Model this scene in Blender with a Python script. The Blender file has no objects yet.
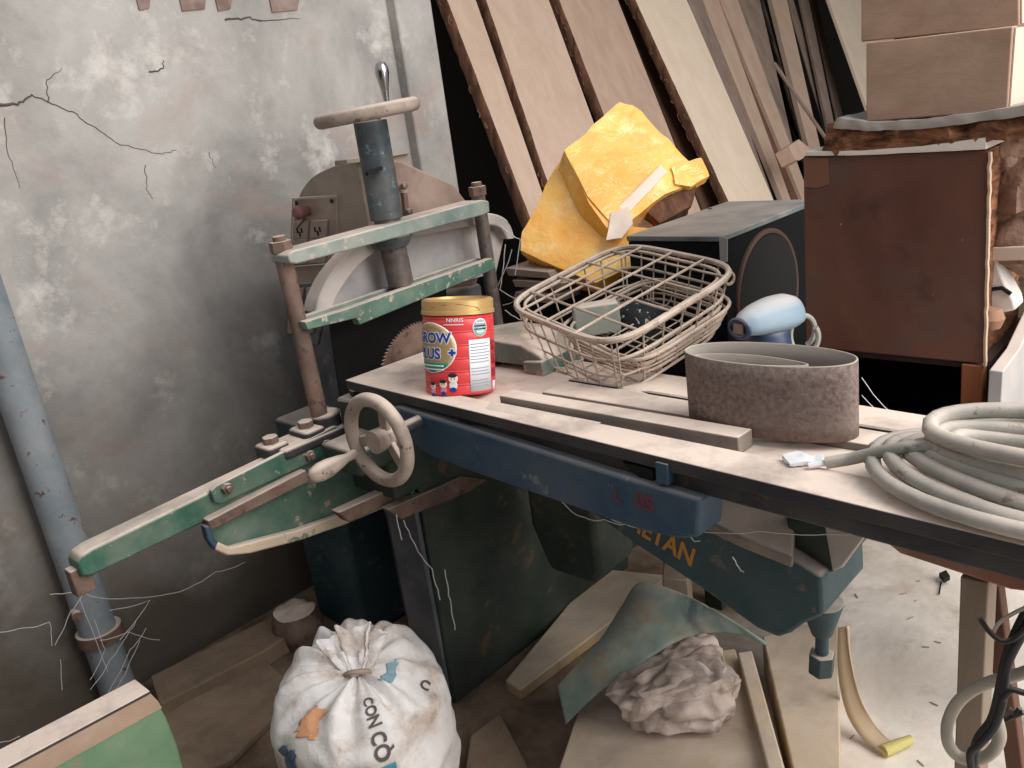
import bpy, bmesh, math, random
from mathutils import Vector as V, Matrix, noise as mn
random.seed(7)
SC=bpy.context.scene; COL=SC.collection
R=math.radians
# ---------------------------------------------------------------- camera
F=860.0; PIT=R(18); ROL=R(8); YAW=R(45); CH=1.30
f0=V((-math.sin(YAW),math.cos(YAW),0)); r0=V((math.cos(YAW),math.sin(YAW),0)); UP=V((0,0,1))
FW=f0*math.cos(PIT)-UP*math.sin(PIT); U0=f0*math.sin(PIT)+UP*math.cos(PIT)
RT=r0*math.cos(ROL)-U0*math.sin(ROL); DN=-U0*math.cos(ROL)-r0*math.sin(ROL)
CC=V((0,0,CH))
cam=bpy.data.cameras.new('camera'); co=bpy.data.objects.new('camera',cam); COL.objects.link(co)
m=Matrix((RT,-DN,-FW)).transposed().to_4x4(); m.translation=CC; co.matrix_world=m
cam.sensor_width=36; cam.lens=F/1024*36; cam.clip_start=.02; SC.camera=co
def at(x,y,X=None,Y=None,Z=None,D=None,P=None):
    v=FW+RT*((x-512)/F)+DN*((y-384)/F)
    if X is not None:t=(X-CC.x)/v.x
    elif Y is not None:t=(Y-CC.y)/v.y
    elif Z is not None:t=(Z-CC.z)/v.z
    elif P is not None:t=(P[0]-CC).dot(P[1])/v.dot(P[1])
    else:t=D
    return CC+v*t
def ats(pts,**k): return [at(x,y,**k) for x,y in pts]
# ---------------------------------------------------------------- mesh builder
class MB:
    def __init__(s): s.v=[]; s.f=[]
    def add(s,vs,fs):
        b=len(s.v); s.v+=[V(p) for p in vs]; s.f+=[tuple(b+i for i in f) for f in fs]; return s
    def prism(s,pts,vec):
        n=len(pts); vec=V(vec); a=[V(p) for p in pts]
        return s.add(a+[p+vec for p in a],[tuple(range(n)),tuple(range(2*n-1,n-1,-1))]+[(i,i+n,(i+1)%n+n,(i+1)%n) for i in range(n)])
    def box(s,lo,hi):
        (a,b,c),(d,e,f)=lo,hi
        return s.prism([(a,b,c),(d,b,c),(d,e,c),(a,e,c)],(0,0,f-c))
    def obox(s,c,ax,ay,az):   # centre + three half-axis vectors
        c=V(c);ax=V(ax);ay=V(ay);az=V(az)
        return s.prism([c-ax-ay-az,c+ax-ay-az,c+ax+ay-az,c-ax+ay-az],az*2)
    def tube(s,pts,r,n=8,closed=False):
        P=[V(p) for p in pts]; N=len(P); rr=r if callable(r) else (lambda t:r)
        tang=[]
        for i in range(N):
            a=P[(i-1)%N] if closed or i>0 else P[i]; b=P[(i+1)%N] if closed or i<N-1 else P[i]
            t=(b-a); tang.append(t.normalized() if t.length>1e-9 else V((0,0,1)))
        u=tang[0].orthogonal().normalized(); vs=[];fs=[]
        for i in range(N):
            t=tang[i]; u=(u-t*u.dot(t)); u=u.normalized() if u.length>1e-6 else t.orthogonal().normalized(); w=t.cross(u)
            q=rr(i/max(1,N-1))
            for k in range(n):
                a=2*math.pi*k/n; vs.append(P[i]+u*math.cos(a)*q+w*math.sin(a)*q)
        for i in range(N if closed else N-1):
            j=(i+1)%N
            for k in range(n): fs.append((i*n+k,i*n+(k+1)%n,j*n+(k+1)%n,j*n+k))
        if not closed: fs+= [tuple(range(n-1,-1,-1)),tuple(range((N-1)*n,N*n))]
        return s.add(vs,fs)
    def cyl(s,a,b,r,r2=None,n=24):
        a=V(a);b=V(b); r2=r if r2 is None else r2
        return s.tube([a,b],lambda t:r+(r2-r)*t,n)
    def lathe(s,prof,o,ax,n=32,closed=False):
        o=V(o);ax=V(ax).normalized();u=ax.orthogonal().normalized();w=ax.cross(u);m_=len(prof);vs=[];fs=[]
        for k in range(n):
            a=2*math.pi*k/n; d=u*math.cos(a)+w*math.sin(a)
            for (q,h) in prof: vs.append(o+ax*h+d*q)
        for k in range(n):
            j=(k+1)%n
            for i in range(m_ if closed else m_-1):
                ii=(i+1)%m_; fs.append((k*m_+i,j*m_+i,j*m_+ii,k*m_+ii))
        if not closed:
            fs+=[tuple(k*m_ for k in range(n)),tuple(k*m_+m_-1 for k in range(n-1,-1,-1))]
        return s.add(vs,fs)
    def ring(s,c,ax,rad,r,n=48,m=10,sx=1.0):
        c=V(c);ax=V(ax).normalized();u=ax.orthogonal().normalized();w=ax.cross(u)
        return s.tube([c+(u*math.cos(2*math.pi*k/n)+w*math.sin(2*math.pi*k/n))*rad for k in range(n)],r,m,True)
    def grid(s,fn,nu,nv,cu=False):
        vs=[fn(i/(nu if cu else nu-1),j/(nv-1)) for i in range(nu) for j in range(nv)]
        fs=[(i*nv+j,((i+1)%nu)*nv+j,((i+1)%nu)*nv+j+1,i*nv+j+1) for i in range(nu if cu else nu-1) for j in range(nv-1)]
        return s.add(vs,fs)
    def build(s,name,mat,parent=None,bev=0,solid=0,sub=0,ang=40,warp=None,cut=0):
        off=V((0,0,0)); p=parent
        while p is not None: off+=p.location; p=p.parent
        bm=bmesh.new(); vv=[bm.verts.new(p) for p in s.v]
        for f in s.f:
            try: bm.faces.new([vv[i] for i in f])
            except ValueError: pass
        bmesh.ops.remove_doubles(bm,verts=bm.verts,dist=1e-6)
        bmesh.ops.recalc_face_normals(bm,faces=bm.faces)
        for _ in range(cut):
            bmesh.ops.triangulate(bm,faces=[f for f in bm.faces if len(f.verts)>4])
            bmesh.ops.subdivide_edges(bm,edges=bm.edges,cuts=1,use_grid_fill=True)
        if warp:
            bm.normal_update()
            for q in bm.verts: q.co=warp(q.co.copy(),q.normal.copy())
        for q in bm.verts: q.co-=off
        me=bpy.data.meshes.new(name); bm.to_mesh(me); bm.free()
        for p in me.polygons: p.use_smooth=True
        me.set_sharp_from_angle(angle=R(ang))
        o=bpy.data.objects.new(name,me); COL.objects.link(o); me.materials.append(mat)
        if parent: o.parent=parent
        if solid:
            q=o.modifiers.new('solid','SOLIDIFY'); q.thickness=solid; q.offset=0
        if bev:
            q=o.modifiers.new('bevel','BEVEL'); q.width=bev; q.segments=2; q.limit_method='ANGLE'; q.angle_limit=R(35)
        if sub:
            q=o.modifiers.new('sub','SUBSURF'); q.levels=sub; q.render_levels=sub
        return o
def tag(o,label=None,cat=None,group=None,kind=None):
    if label:o['label']=label
    if cat:o['category']=cat
    if group:o['group']=group
    if kind:o['kind']=kind
    return o
def thing(name,loc,label,cat,group=None):
    o=bpy.data.objects.new(name,None); COL.objects.link(o); o.location=V(loc); o.empty_display_size=.05
    return tag(o,label,cat,group)
def struct(o): o['kind']='structure'; return o
def copy_tree(o,parent=None):
    c=o.copy(); COL.objects.link(c); c.parent=parent
    for ch in list(o.children): copy_tree(ch,c)
    return c
def nz(p,s=1,off=0): return mn.noise(V(p)*s+V((off,off*.7,-off)))
def crumple(amp,sc,off=0,ridge=True):
    def w(p,n):
        a=nz(p,sc,off); b=nz(p,sc*2.3,off+5)
        if ridge: a=1-2*abs(a); b=1-2*abs(b)
        return p+n*amp*(a*.7+b*.45)
    return w
def smooth(P,k=6):
    Q=[];n=len(P)
    for i in range(n-1):
        p0,p1,p2,p3=P[max(0,i-1)],P[i],P[i+1],P[min(n-1,i+2)]
        for j in range(k):
            t=j/k; Q.append(.5*((2*p1)+(p2-p0)*t+(2*p0-5*p1+4*p2-p3)*t*t+(3*p1-p0-3*p2+p3)*t**3))
    return Q+[P[-1]]
def text(s,size,fn,mat,name,parent,depth=.0006,bold=0,sx=1):
    cu=bpy.data.curves.new('t','FONT'); cu.body=s; cu.size=size; cu.extrude=depth; cu.offset=bold; cu.align_x='CENTER'; cu.align_y='CENTER'; cu.resolution_u=3
    o=bpy.data.objects.new('t',cu); COL.objects.link(o); bpy.context.view_layer.update()
    dg=bpy.context.evaluated_depsgraph_get(); me=bpy.data.meshes.new_from_object(o.evaluated_get(dg)); bpy.data.objects.remove(o)
    b=MB(); b.add([fn(q.co.x*sx,q.co.y,q.co.z) for q in me.vertices],[tuple(p.vertices) for p in me.polygons]); bpy.data.meshes.remove(me)
    return b.build(name,mat,parent)
# ---------------------------------------------------------------- materials
def S(r,g,b): return tuple((c/255/12.92 if c<=10 else ((c/255+.055)/1.055)**2.4) for c in (r,g,b))+(1,)
DUST=S(226,208,194)
class Mat:
    def __init__(s,name):
        s.m=bpy.data.materials.new(name); s.m.use_nodes=True; s.t=s.m.node_tree; s.n=s.t.nodes; s.b=s.n['Principled BSDF']
        tc=s.n.new('ShaderNodeTexCoord'); s.co=tc.outputs['Object']
    def L(s,a,b): s.t.links.new(a,b)
    def map(s,sc):
        q=s.n.new('ShaderNodeMapping'); q.inputs['Scale'].default_value=sc; s.L(s.co,q.inputs['Vector']); return q.outputs[0]
    def noise(s,scale,det=4,vec=None,rough=.6,dist=0):
        q=s.n.new('ShaderNodeTexNoise'); q.inputs['Scale'].default_value=scale; q.inputs['Detail'].default_value=det
        q.inputs['Roughness'].default_value=rough; q.inputs['Distortion'].default_value=dist
        s.L(vec or s.co,q.inputs['Vector']); return q.outputs['Fac']
    def rng(s,x,a,b,c=0,d=1):
        q=s.n.new('ShaderNodeMapRange'); q.inputs[1].default_value=a;q.inputs[2].default_value=b;q.inputs[3].default_value=c;q.inputs[4].default_value=d
        s.L(x,q.inputs[0]); return q.outputs[0]
    def mix(s,f,a,b):
        q=s.n.new('ShaderNodeMix'); q.data_type='RGBA'
        for i,x in ((0,f),(6,a),(7,b)):
            if isinstance(x,(tuple,float,int)): q.inputs[i].default_value=x
            else: s.L(x,q.inputs[i])
        return q.outputs[2]
    def math(s,op,a,b):
        q=s.n.new('ShaderNodeMath'); q.operation=op
        for i,x in enumerate((a,b)):
            if isinstance(x,(float,int)): q.inputs[i].default_value=x
            else: s.L(x,q.inputs[i])
        return q.outputs[0]
    def upz(s):
        g=s.n.new('ShaderNodeNewGeometry'); x=s.n.new('ShaderNodeSeparateXYZ'); s.L(g.outputs['Normal'],x.inputs[0]); return x.outputs[2]
    def bump(s,h,st=.3,d=.01):
        q=s.n.new('ShaderNodeBump'); q.inputs['Strength'].default_value=st; q.inputs['Distance'].default_value=d
        s.L(h,q.inputs['Height']); s.L(q.outputs[0],s.b.inputs['Normal'])
    def dusted(s,c,amt,lo=.45,hi=.85,col=DUST,sc=9):
        d=s.rng(s.upz(),lo,hi); nn=s.rng(s.noise(sc,5),.25,.55,.35,1.0)
        return s.mix(s.math('MULTIPLY',s.math('MULTIPLY',d,nn),amt),c,col)
    def fin(s,c,rough=.6,metal=0,spec=.4):
        if isinstance(c,tuple): s.b.inputs['Base Color'].default_value=c
        else: s.L(c,s.b.inputs['Base Color'])
        if isinstance(rough,(int,float)): s.b.inputs['Roughness'].default_value=rough
        else: s.L(rough,s.b.inputs['Roughness'])
        s.b.inputs['Metallic'].default_value=metal; s.b.inputs['Specular IOR Level'].default_value=spec
        return s.m
def paint(name,a,b,chip=None,chipamt=.0,dust=.9,rough=.55,sc=6,metal=0,film=.12,bump=.15,spec=.4):
    k=Mat(name); c=k.mix(k.rng(k.noise(sc,5),.35,.65),a,b)
    if chip: c=k.mix(k.rng(k.noise(sc*4,6,rough=.7),.62-chipamt*.25,.66-chipamt*.25),c,chip)
    if film: c=k.mix(k.rng(k.noise(sc*1.7,5),.35,.75,0,film*2),c,DUST)
    if dust: c=k.dusted(c,dust)
    if bump: k.bump(k.noise(sc*12,4),bump,.004)
    return k.fin(c,rough,metal,spec)
def wood(name,a,b,grain=(40,40,2),dust=.0,rough=.8,bump=.25,blotch=.0,bc=(0,0,0,1),bs=5,sc=1.0,dcol=DUST):
    k=Mat(name); c=k.mix(k.rng(k.noise(sc,5,k.map(grain),dist=.6),.3,.7),a,b)
    if blotch: c=k.mix(k.rng(k.noise(bs,5),.45,.7,0,blotch),c,bc)
    if dust: c=k.dusted(c,dust,col=dcol)
    k.bump(k.noise(sc*3,4,k.map(grain)),bump,.004); return k.fin(c,rough,0,.2)
def plain(name,c,rough=.5,metal=0,dust=0,spec=.4,bump=0,bs=60):
    k=Mat(name); cc=c
    if dust: cc=k.dusted(c,dust)
    if bump: k.bump(k.noise(bs,4),bump,.003)
    return k.fin(cc,rough,metal,spec)
def concrete():
    k=Mat('old_plaster'); a=k.rng(k.noise(2.6,7,rough=.62,dist=.4),.34,.66); c=k.mix(a,S(138,134,131),S(183,179,174))
    c=k.mix(k.rng(k.noise(3.2,6,k.map((1,1,1.3)),dist=.8),.52,.70,0,.55),c,S(168,146,138))
    c=k.mix(k.rng(k.noise(5.5,6,rough=.7),.56,.70,0,.65),c,S(222,217,210))
    c=k.mix(k.rng(k.noise(9,6,rough=.75),.58,.75,0,.3),c,S(112,105,100))
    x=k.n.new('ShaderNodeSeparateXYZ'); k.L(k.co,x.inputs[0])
    z=k.math('ADD',x.outputs[2],k.rng(k.noise(3,5),.3,.7,-.22,.22))   # damp and dirt low on the wall, its shade painted in too
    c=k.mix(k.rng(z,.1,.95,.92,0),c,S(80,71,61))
    k.bump(k.noise(26,8,rough=.7),.35,.012); return k.fin(c,.9,0,.15)
def floor_mat():
    k=Mat('dirty_concrete_floor'); c=k.mix(k.rng(k.noise(2.4,6,dist=.5),.35,.65),S(190,178,166),S(234,225,214))
    c=k.mix(k.rng(k.noise(7,6,rough=.7),.55,.72,0,.5),c,S(140,128,116))
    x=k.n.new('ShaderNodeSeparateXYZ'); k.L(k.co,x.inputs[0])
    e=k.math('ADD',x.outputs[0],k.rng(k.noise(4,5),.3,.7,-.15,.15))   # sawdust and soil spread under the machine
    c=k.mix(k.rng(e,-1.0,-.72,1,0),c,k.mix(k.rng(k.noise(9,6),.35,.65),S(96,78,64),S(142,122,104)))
    k.bump(k.noise(30,7),.3,.01); return k.fin(c,.85,0,.2)
MT=dict(
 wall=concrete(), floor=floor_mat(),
 dark=plain('dark_wall',S(44,40,37),.95,bump=.3),  # one even dark colour for recess, back and unseen walls
 deck=paint('dusty_cast_iron',S(34,34,38),S(48,46,50),dust=1.05,rough=.8,sc=5,film=.03),
 bar=paint('dusty_grey_bar',S(104,96,90),S(126,116,108),dust=1.0,rough=.8,sc=5,film=.15),
 rail=paint('grimy_dark_steel',S(30,32,38),S(44,44,48),S(74,58,48),.12,dust=.6,rough=.6,film=.03),
 green=paint('chipped_green_paint',S(36,78,62),S(46,92,76),S(150,132,120),.05,dust=1.0,sc=7,film=.08),
 pale=paint('pale_green_paint',S(104,120,114),S(120,136,130),S(168,148,134),.1,dust=.95,sc=8,film=.15),
 dgreen=paint('grimy_dark_green_paint',S(24,38,34),S(36,52,42),S(78,62,46),.06,dust=.8,sc=4,film=.03,rough=.65),
 blue=paint('dull_blue_paint',S(20,54,80),S(26,64,84),S(98,104,108),.05,dust=.2,sc=4,film=.04),
 teal=paint('dark_teal_paint',S(24,54,60),S(32,66,74),S(84,82,80),.1,dust=.7,sc=4,film=.03),
 column=paint('scuffed_blue_black_paint',S(38,48,54),S(50,68,76),S(84,112,112),.10,dust=.5,sc=9,film=.06),
 rust=paint('rusty_brown_steel',S(82,60,50),S(112,86,75),S(58,42,34),.2,dust=.8,sc=10,film=.07,rough=.8),
 rodm=paint('dull_rod_steel',S(72,66,66),S(98,88,84),S(60,46,40),.2,dust=.5,sc=12,film=.08,rough=.5,metal=.3),
 wheel=paint('dusty_handwheel_iron',S(122,108,98),S(148,132,120),S(74,58,48),.1,dust=.7,sc=12,film=.15,rough=.75),
 tan=paint('olive_tan_hood_paint',S(126,110,98),S(142,128,114),S(96,112,84),.10,dust=.6,sc=3,film=.18,rough=.7),
 bluegrey=paint('blue_grey_base_paint',S(58,68,78),S(76,84,92),S(110,104,100),.12,dust=.6,sc=4,film=.10),
 guard=paint('dusty_grey_guard',S(132,126,124),S(176,170,166),None,0,dust=.95,sc=5,film=.2,rough=.8),
 black=plain('matt_black_and_shade',S(16,15,14),.85,bump=.2),  # even black for dark parts, also paints in the shade of hollows
 chrome=plain('dull_chrome',S(170,168,168),.22,1),
 pipe=paint('blue_grey_pipe_paint',S(108,120,128),S(140,148,154),S(92,66,54),.10,dust=.5,sc=7,film=.08),
 bark=wood('ragged_bark',S(58,38,28),S(120,84,64),(30,30,6),bump=.8),
 fibre=plain('wood_fibre',S(150,116,92),.9),
 yellow=None)
WS=.45; EXPO=0.0; LIGHTS=[((1.6,1.6,2.6),(-1.2,1.2,.6),2.2,2.2,60)]
WS=.50; EXPO=0.25; LIGHTS=[((1.3,1.5,2.8),(-.9,1.5,.8),2.2,2.2,92),((2.6,1.7,1.3),(-.8,1.5,.3),2.0,1.8,45)]  # second lamp: unseen side fill added to brighten floor and planks
# ---------------------------------------------------------------- the room
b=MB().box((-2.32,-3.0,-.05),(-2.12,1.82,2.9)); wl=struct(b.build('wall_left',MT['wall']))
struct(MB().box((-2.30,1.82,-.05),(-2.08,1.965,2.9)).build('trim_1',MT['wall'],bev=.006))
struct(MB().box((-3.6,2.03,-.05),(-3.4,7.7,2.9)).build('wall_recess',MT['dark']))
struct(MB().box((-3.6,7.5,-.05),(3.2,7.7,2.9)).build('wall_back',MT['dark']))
struct(MB().box((-3.6,-3.2,-.05),(3.2,-3.0,2.9)).build('sky_block_wall',MT['dark']))  # unseen wall added behind the camera to block the sky
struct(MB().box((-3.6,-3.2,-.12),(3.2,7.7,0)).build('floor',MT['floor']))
struct(MB().box((-3.6,2.0,2.62),(-1.2,7.7,2.7)).build('recess_shade_roof',MT['dark']))  # unseen roof piece added to keep sky light off the recess
# marks on the left wall
kb=Mat('exposed_brick'); kbrick=kb.fin(kb.mix(kb.rng(kb.noise(20,5),.35,.65),S(120,98,90),S(150,132,124)),.9)
g=MB()
for (x0,y0,x1,y1) in ((178,-6,206,11),(214,-6,232,11),(268,-6,299,12),(135,-6,150,10)):
    g.prism(ats([(x0,y0),(x1,y0),(x1-2,y1-2),(x0+4,y1)],X=-2.119),(.003,0,0))
tag(g.build('exposed_brick',kbrick,wl,warp=crumple(.002,30)),'darker brick showing through the plaster')
def crack(pts,r,nm='crack'):
    P=[]
    for i in range(len(pts)-1):
        for k in range(6):
            t=k/6; P.append((pts[i][0]+(pts[i+1][0]-pts[i][0])*t+random.uniform(-1.2,1.2),pts[i][1]+(pts[i+1][1]-pts[i][1])*t+random.uniform(-1,1)))
    P.append(pts[-1]); return [at(x,y,X=-2.1195) for x,y in P],r
g=MB()
for pts,r in ((((-5,106),(18,104),(32,95)),.004),(((32,95),(48,102),(72,112),(95,128),(120,144),(160,154),(176,150)),.0016),(((48,102),(47,80),(62,68)),.0014),(((5,118),(8,150),(20,188)),.0012),(((225,20),(250,18),(262,21)),.003),(((255,20),(300,19)),.0018),(((150,72),(163,69),(163,60)),.0022),(((145,165),(147,190),(153,199)),.0011),(((208,152),(216,168)),.001)):
    P,rr=crack(pts,r); g.tube(P,lambda t,rr=rr:rr*(1-.6*t),6)
tag(g.build('crack',plain('crack_dark',S(92,80,74),.95),wl),'thin branching crack')
# ---------------------------------------------------------------- vertical pipe by the wall
pz=thing('wall_pipe',(-2.06,.53,0),'blue-grey painted pipe standing upright against the left wall','pipe')
MB().cyl((-2.068,.545,0),(-2.064,.525,2.2),.042,n=28).build('pipe_body',MT['pipe'],pz)
MB().lathe([(.043,0),(.052,0),(.052,.03),(.043,.03)],(-2.068,.5446,.20),(0,0,1)).build('pipe_collar',MT['rust'],pz)
MB().cyl((-2.115,.54,.42),(-2.05,.54,.42),.02,n=12).build('pipe_bracket',MT['rust'],pz)
MB().cyl((-2.115,.52,.30),(-2.03,.5,.30),.012,n=10).build('pipe_bracket',MT['rust'],pz)
# ---------------------------------------------------------------- planks leaning beyond the pillar
PA=(V((-2.12,2.4,.948)),V((.915,0,.403)))     # common leaning plane
def wd(n,a,b_,**k): return wood(n,S(*a),S(*b_),**k)
WB=[wd('beige_plank_a',(188,162,144),(202,178,160),dust=.55,grain=(14,14,3)),wd('beige_plank_b',(172,146,128),(188,162,144),dust=.5,grain=(16,16,2)),
    wd('cream_plank',(214,194,172),(224,206,186),dust=.4,grain=(14,14,2)),wd('grey_plank',(120,102,92),(148,130,118),dust=.35,grain=(14,14,2)),wd('red_brown_plank',(84,58,46),(112,82,68),dust=.2,grain=(14,14,2))]
N=PA[1].normalized()
def board(name,q,mat,off,th,label,bark=False,fib=False):
    pl=(PA[0]+N*off,PA[1]); tl,tr,br,bl=ats(q,P=pl)
    def ext(a,b,z):
        d=(b-a); return a+d*((z-a.z)/d.z)
    bl2=ext(tl,bl,.012); br2=ext(tr,br,.012+random.uniform(0,.0)); tl2=ext(bl,tl,min(2.5,tl.z+.5)); tr2=ext(br,tr,min(2.5,tl.z+.5))
    o=thing(name,(bl2+br2)/2-N*th/2,label,'plank','planks leaning in a row beyond the pillar')
    g=MB().prism([tl2,tr2,br2,bl2],-N*th); g.build('board',mat,o,bev=.002,cut=0)
    if bark:
        e=(tl2-tr2).normalized(); vs=MB(); n=70
        pts=[(tl2+(bl2-tl2)*i/n) for i in range(n+1)]
        def fn(u,v):
            i=int(round(u*n)); p=pts[i]; w=.006+.011*abs(nz(p,14,3))+.006*random.random()
            prof=[(0,.001),(w*.6,-.1*th),(w,-.5*th),(w*.7,-.95*th),(-.004,-th)]
            a,h=prof[int(round(v*4))]; return p+e*(a+.003*nz(p,40,v*9))+N*h
        vs.grid(fn,n+1,5); vs.build('bark_edge',MT['bark'],o,solid=.003)
    if fib:
        g=MB(); e=(tl2-tr2).normalized()
        for k in range(46):
            t=random.random(); p=tl2+(bl2-tl2)*t-N*th*random.random()+e*.006
            a=random.uniform(0,6.28); r=random.uniform(.006,.02); d=(bl2-tl2).normalized()
            g.tube([p+e*(r*math.sin(s*2.6))+d*(r*1.4*(1-math.cos(s*2.4+a))*random.uniform(.9,1.1))+N*(.004*s*math.sin(a)) for s in [i/6 for i in range(7)]],.0009,4)
        tag(g.build('bark_fibre',MT['fibre'],o),kind='stuff')
    return o
board('plank',[(447,0),(476,0),(545,200),(523,200)],WB[0],.00,.045,'narrow beige plank with ragged bark edge, leftmost in the leaning row beside the dark gap',True,True)
board('plank',[(486,0),(549,0),(612,172),(550,190)],WB[0],.012,.04,'wide beige plank with bark edge, second from the left in the leaning row',True,True)
board('plank',[(559,0),(618,0),(677,150),(605,118)],WB[1],.02,.045,'wide brownish plank leaning directly behind the top of the yellow package',True,True)
board('plank',[(619,0),(640,0),(720,175),(680,152)],WB[4],-.09,.03,'dark red-brown plank in the gap left of the cream plank')
board('plank',[(635,0),(687,0),(765,180),(721,186)],WB[2],.03,.04,'bright cream plank whose lower end meets the dark speaker cabinet',True,True)
board('plank',[(688,0),(703,0),(742,110),(728,112)],WB[3],.0,.03,'narrow grey plank just right of the bright cream plank')
board('plank',[(702,0),(719,0),(782,175),(774,178)],WB[1],-.02,.03,'slim tan plank between the grey plank and a red-brown one')
board('plank',[(714,20),(728,20),(796,178),(780,178)],WB[4],-.05,.03,'slim red-brown plank standing between two tan planks')
board('plank',[(720,0),(738,0),(800,170),(791,172)],WB[1],-.03,.03,'straight tan plank leaning immediately right of the slim red-brown one')
board('plank',[(738,0),(760,0),(783,100),(772,96)],WB[3],-.08,.03,'grey plank disappearing behind a tan plank beside the dark recess')
board('plank',[(772,0),(787,0),(812,110),(798,104)],WB[1],-.06,.03,'thin brown plank standing alone in the dark recess')
board('plank',[(801,0),(809,0),(834,122),(826,118)],WB[3],-.12,.02,'narrow dark lath at the back of the recess near the boxes')
board('plank',[(795,25),(801,25),(832,130),(826,130)],WB[3],-.16,.012,'very thin weathered lath behind the loose slanting stick')
board('plank',[(812,0),(817,0),(843,116),(837,116)],WB[3],-.2,.015,'faint thin lath closest to the cream panel in the recess')
board('panel',[(829,0),(880,0),(917,104),(866,104)],WB[2],.05,.02,'cream board with thin brown edge leaning left of the stacked boxes')['category']='board'
o=thing('stick',at(829,143,P=(PA[0]+N*.06,PA[1])),'loose grey-brown stick slanting across the recess above the speaker cabinet','stick')
a=at(776,66,P=(PA[0]+N*.05,PA[1]));c=at(829,143,P=(PA[0]+N*.10,PA[1])); d=(c-a).normalized(); s_=d.cross(N).normalized()
MB().obox((a+c)/2,d*((c-a).length/2+.02),s_*.012,N*.006).build('stick_body',WB[3],o,bev=.002)
o=thing('wood_block',at(800,150,P=(PA[0]+N*.16,PA[1])),'small pale offcut block above the speaker cabinet by the brown box','offcut')
MB().prism(ats([(789,146),(799,139),(815,152),(800,160),(796,160)],P=(PA[0]+N*.2,PA[1])),-N*.08).build('block_body',WB[1],o,bev=.003)
# ---------------------------------------------------------------- the green combination saw
saw=thing('combination_saw',(-1.0,1.15,0),'large green and blue cast-iron woodworking saw with dusty table, handwheels and press frame','machine')
FL=at(345,380,Z=.82); FR=at(1024,545,Z=.82); dT=(FR-FL).normalized(); nT=V((-dT.y,dT.x,0)); LT=(FR-FL).length
def tp(u,w,z): 
    p=FL+dT*u+nT*w; return V((p.x,p.y,z))
def tfp(off): return (FL+nT*off,nT)
def fpr(g,pts,off,th): g.prism(ats(pts,P=tfp(off)),nT*th); return g
TL=LT+.16
# table: front strip, left end strip, lower deck
g=MB(); n=60
top=MB()
top.prism([tp(0,0,.80),tp(TL,0,.80),tp(TL,.085,.80),tp(.30,.045,.80),tp(.22,.045,.80),tp(.17,.40,.80),tp(0,.40,.80)],(0,0,.02))
top.build('table_top',MT['deck'],saw,bev=.002)
MB().prism([tp(.05,.03,.776),tp(TL,.03,.776),tp(TL,.33,.776),tp(.05,.33,.776)],(0,0,.026)).build('table_deck',MT['deck'],saw,bev=.002)
g=MB(); g.prism([tp(.395,.058,.802),tp(.845,.086,.802),tp(.845,.122,.802),tp(.395,.093,.802)],(0,0,.027)); g.build('fence_bar',MT['bar'],saw,bev=.002)
g=MB(); g.prism([tp(.42,.135,.802),tp(1.32,.195,.802),tp(1.32,.235,.802),tp(.42,.20,.802)],(0,0,.012)); g.build('slide_strip',MT['bar'],saw,bev=.002)
MB().prism([tp(.42,.205,.802),tp(1.3,.24,.802),tp(1.3,.248,.802),tp(.42,.213,.802)],(0,0,.012)).build('slide_strip',MT['rail'],saw)
# dark channel below the table edge
g=MB(); g.prism([tp(.04,.012,.771),tp(TL,.012,.771),tp(TL,.05,.771),tp(.04,.05,.771)],(0,0,.029)); g.build('front_channel',MT['rail'],saw,bev=.003)
g=MB(); fpr(g,[(655,462),(667,465),(668,486),(656,483)],-.004,.016); g.build('channel_stiffener',MT['blue'],saw,bev=.001)
g=MB(); fpr(g,[(458,414),(484,423),(460,426)],.006,.006); g.build('channel_notch',MT['black'],saw)
g=MB(); fpr(g,[(622,462),(653,470),(653,482),(640,478)],.006,.006); g.build('channel_notch',MT['black'],saw)
# blue front beam
beam=MB(); fpr(beam,[(388,408),(398,407),(470,429),(612,474),(700,500),(698,538),(680,540),(640,531),(560,503),(470,472),(430,457),(412,444),(396,425)],-.006,.06)
bm_=beam.build('front_beam',MT['blue'],saw,bev=.006)
redp=plain('faded_red_lettering',S(96,46,56),.8)
def plane_text(s,size,c0,c1,P,mat,name,parent,lift,sx=1,bold=0):
    a=at(*c0,P=P); b=at(*c1,P=P); ux=(b-a).normalized(); nn=P[1].normalized()
    if nn.dot(CC-a)<0: nn=-nn
    uy=nn.cross(ux); mid=(a+b)/2
    return text(s,size,lambda x,y,z: mid+ux*x+uy*y+nn*(lift+z),mat,name,parent,sx=sx,bold=bold)
plane_text('L',.034,(614,494),(622,497),tfp(-.006),redp,'faded_letter',bm_,.0005)
plane_text('05',.034,(632,499),(658,507),tfp(-.006),redp,'faded_letter',bm_,.0005,bold=.001)
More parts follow.
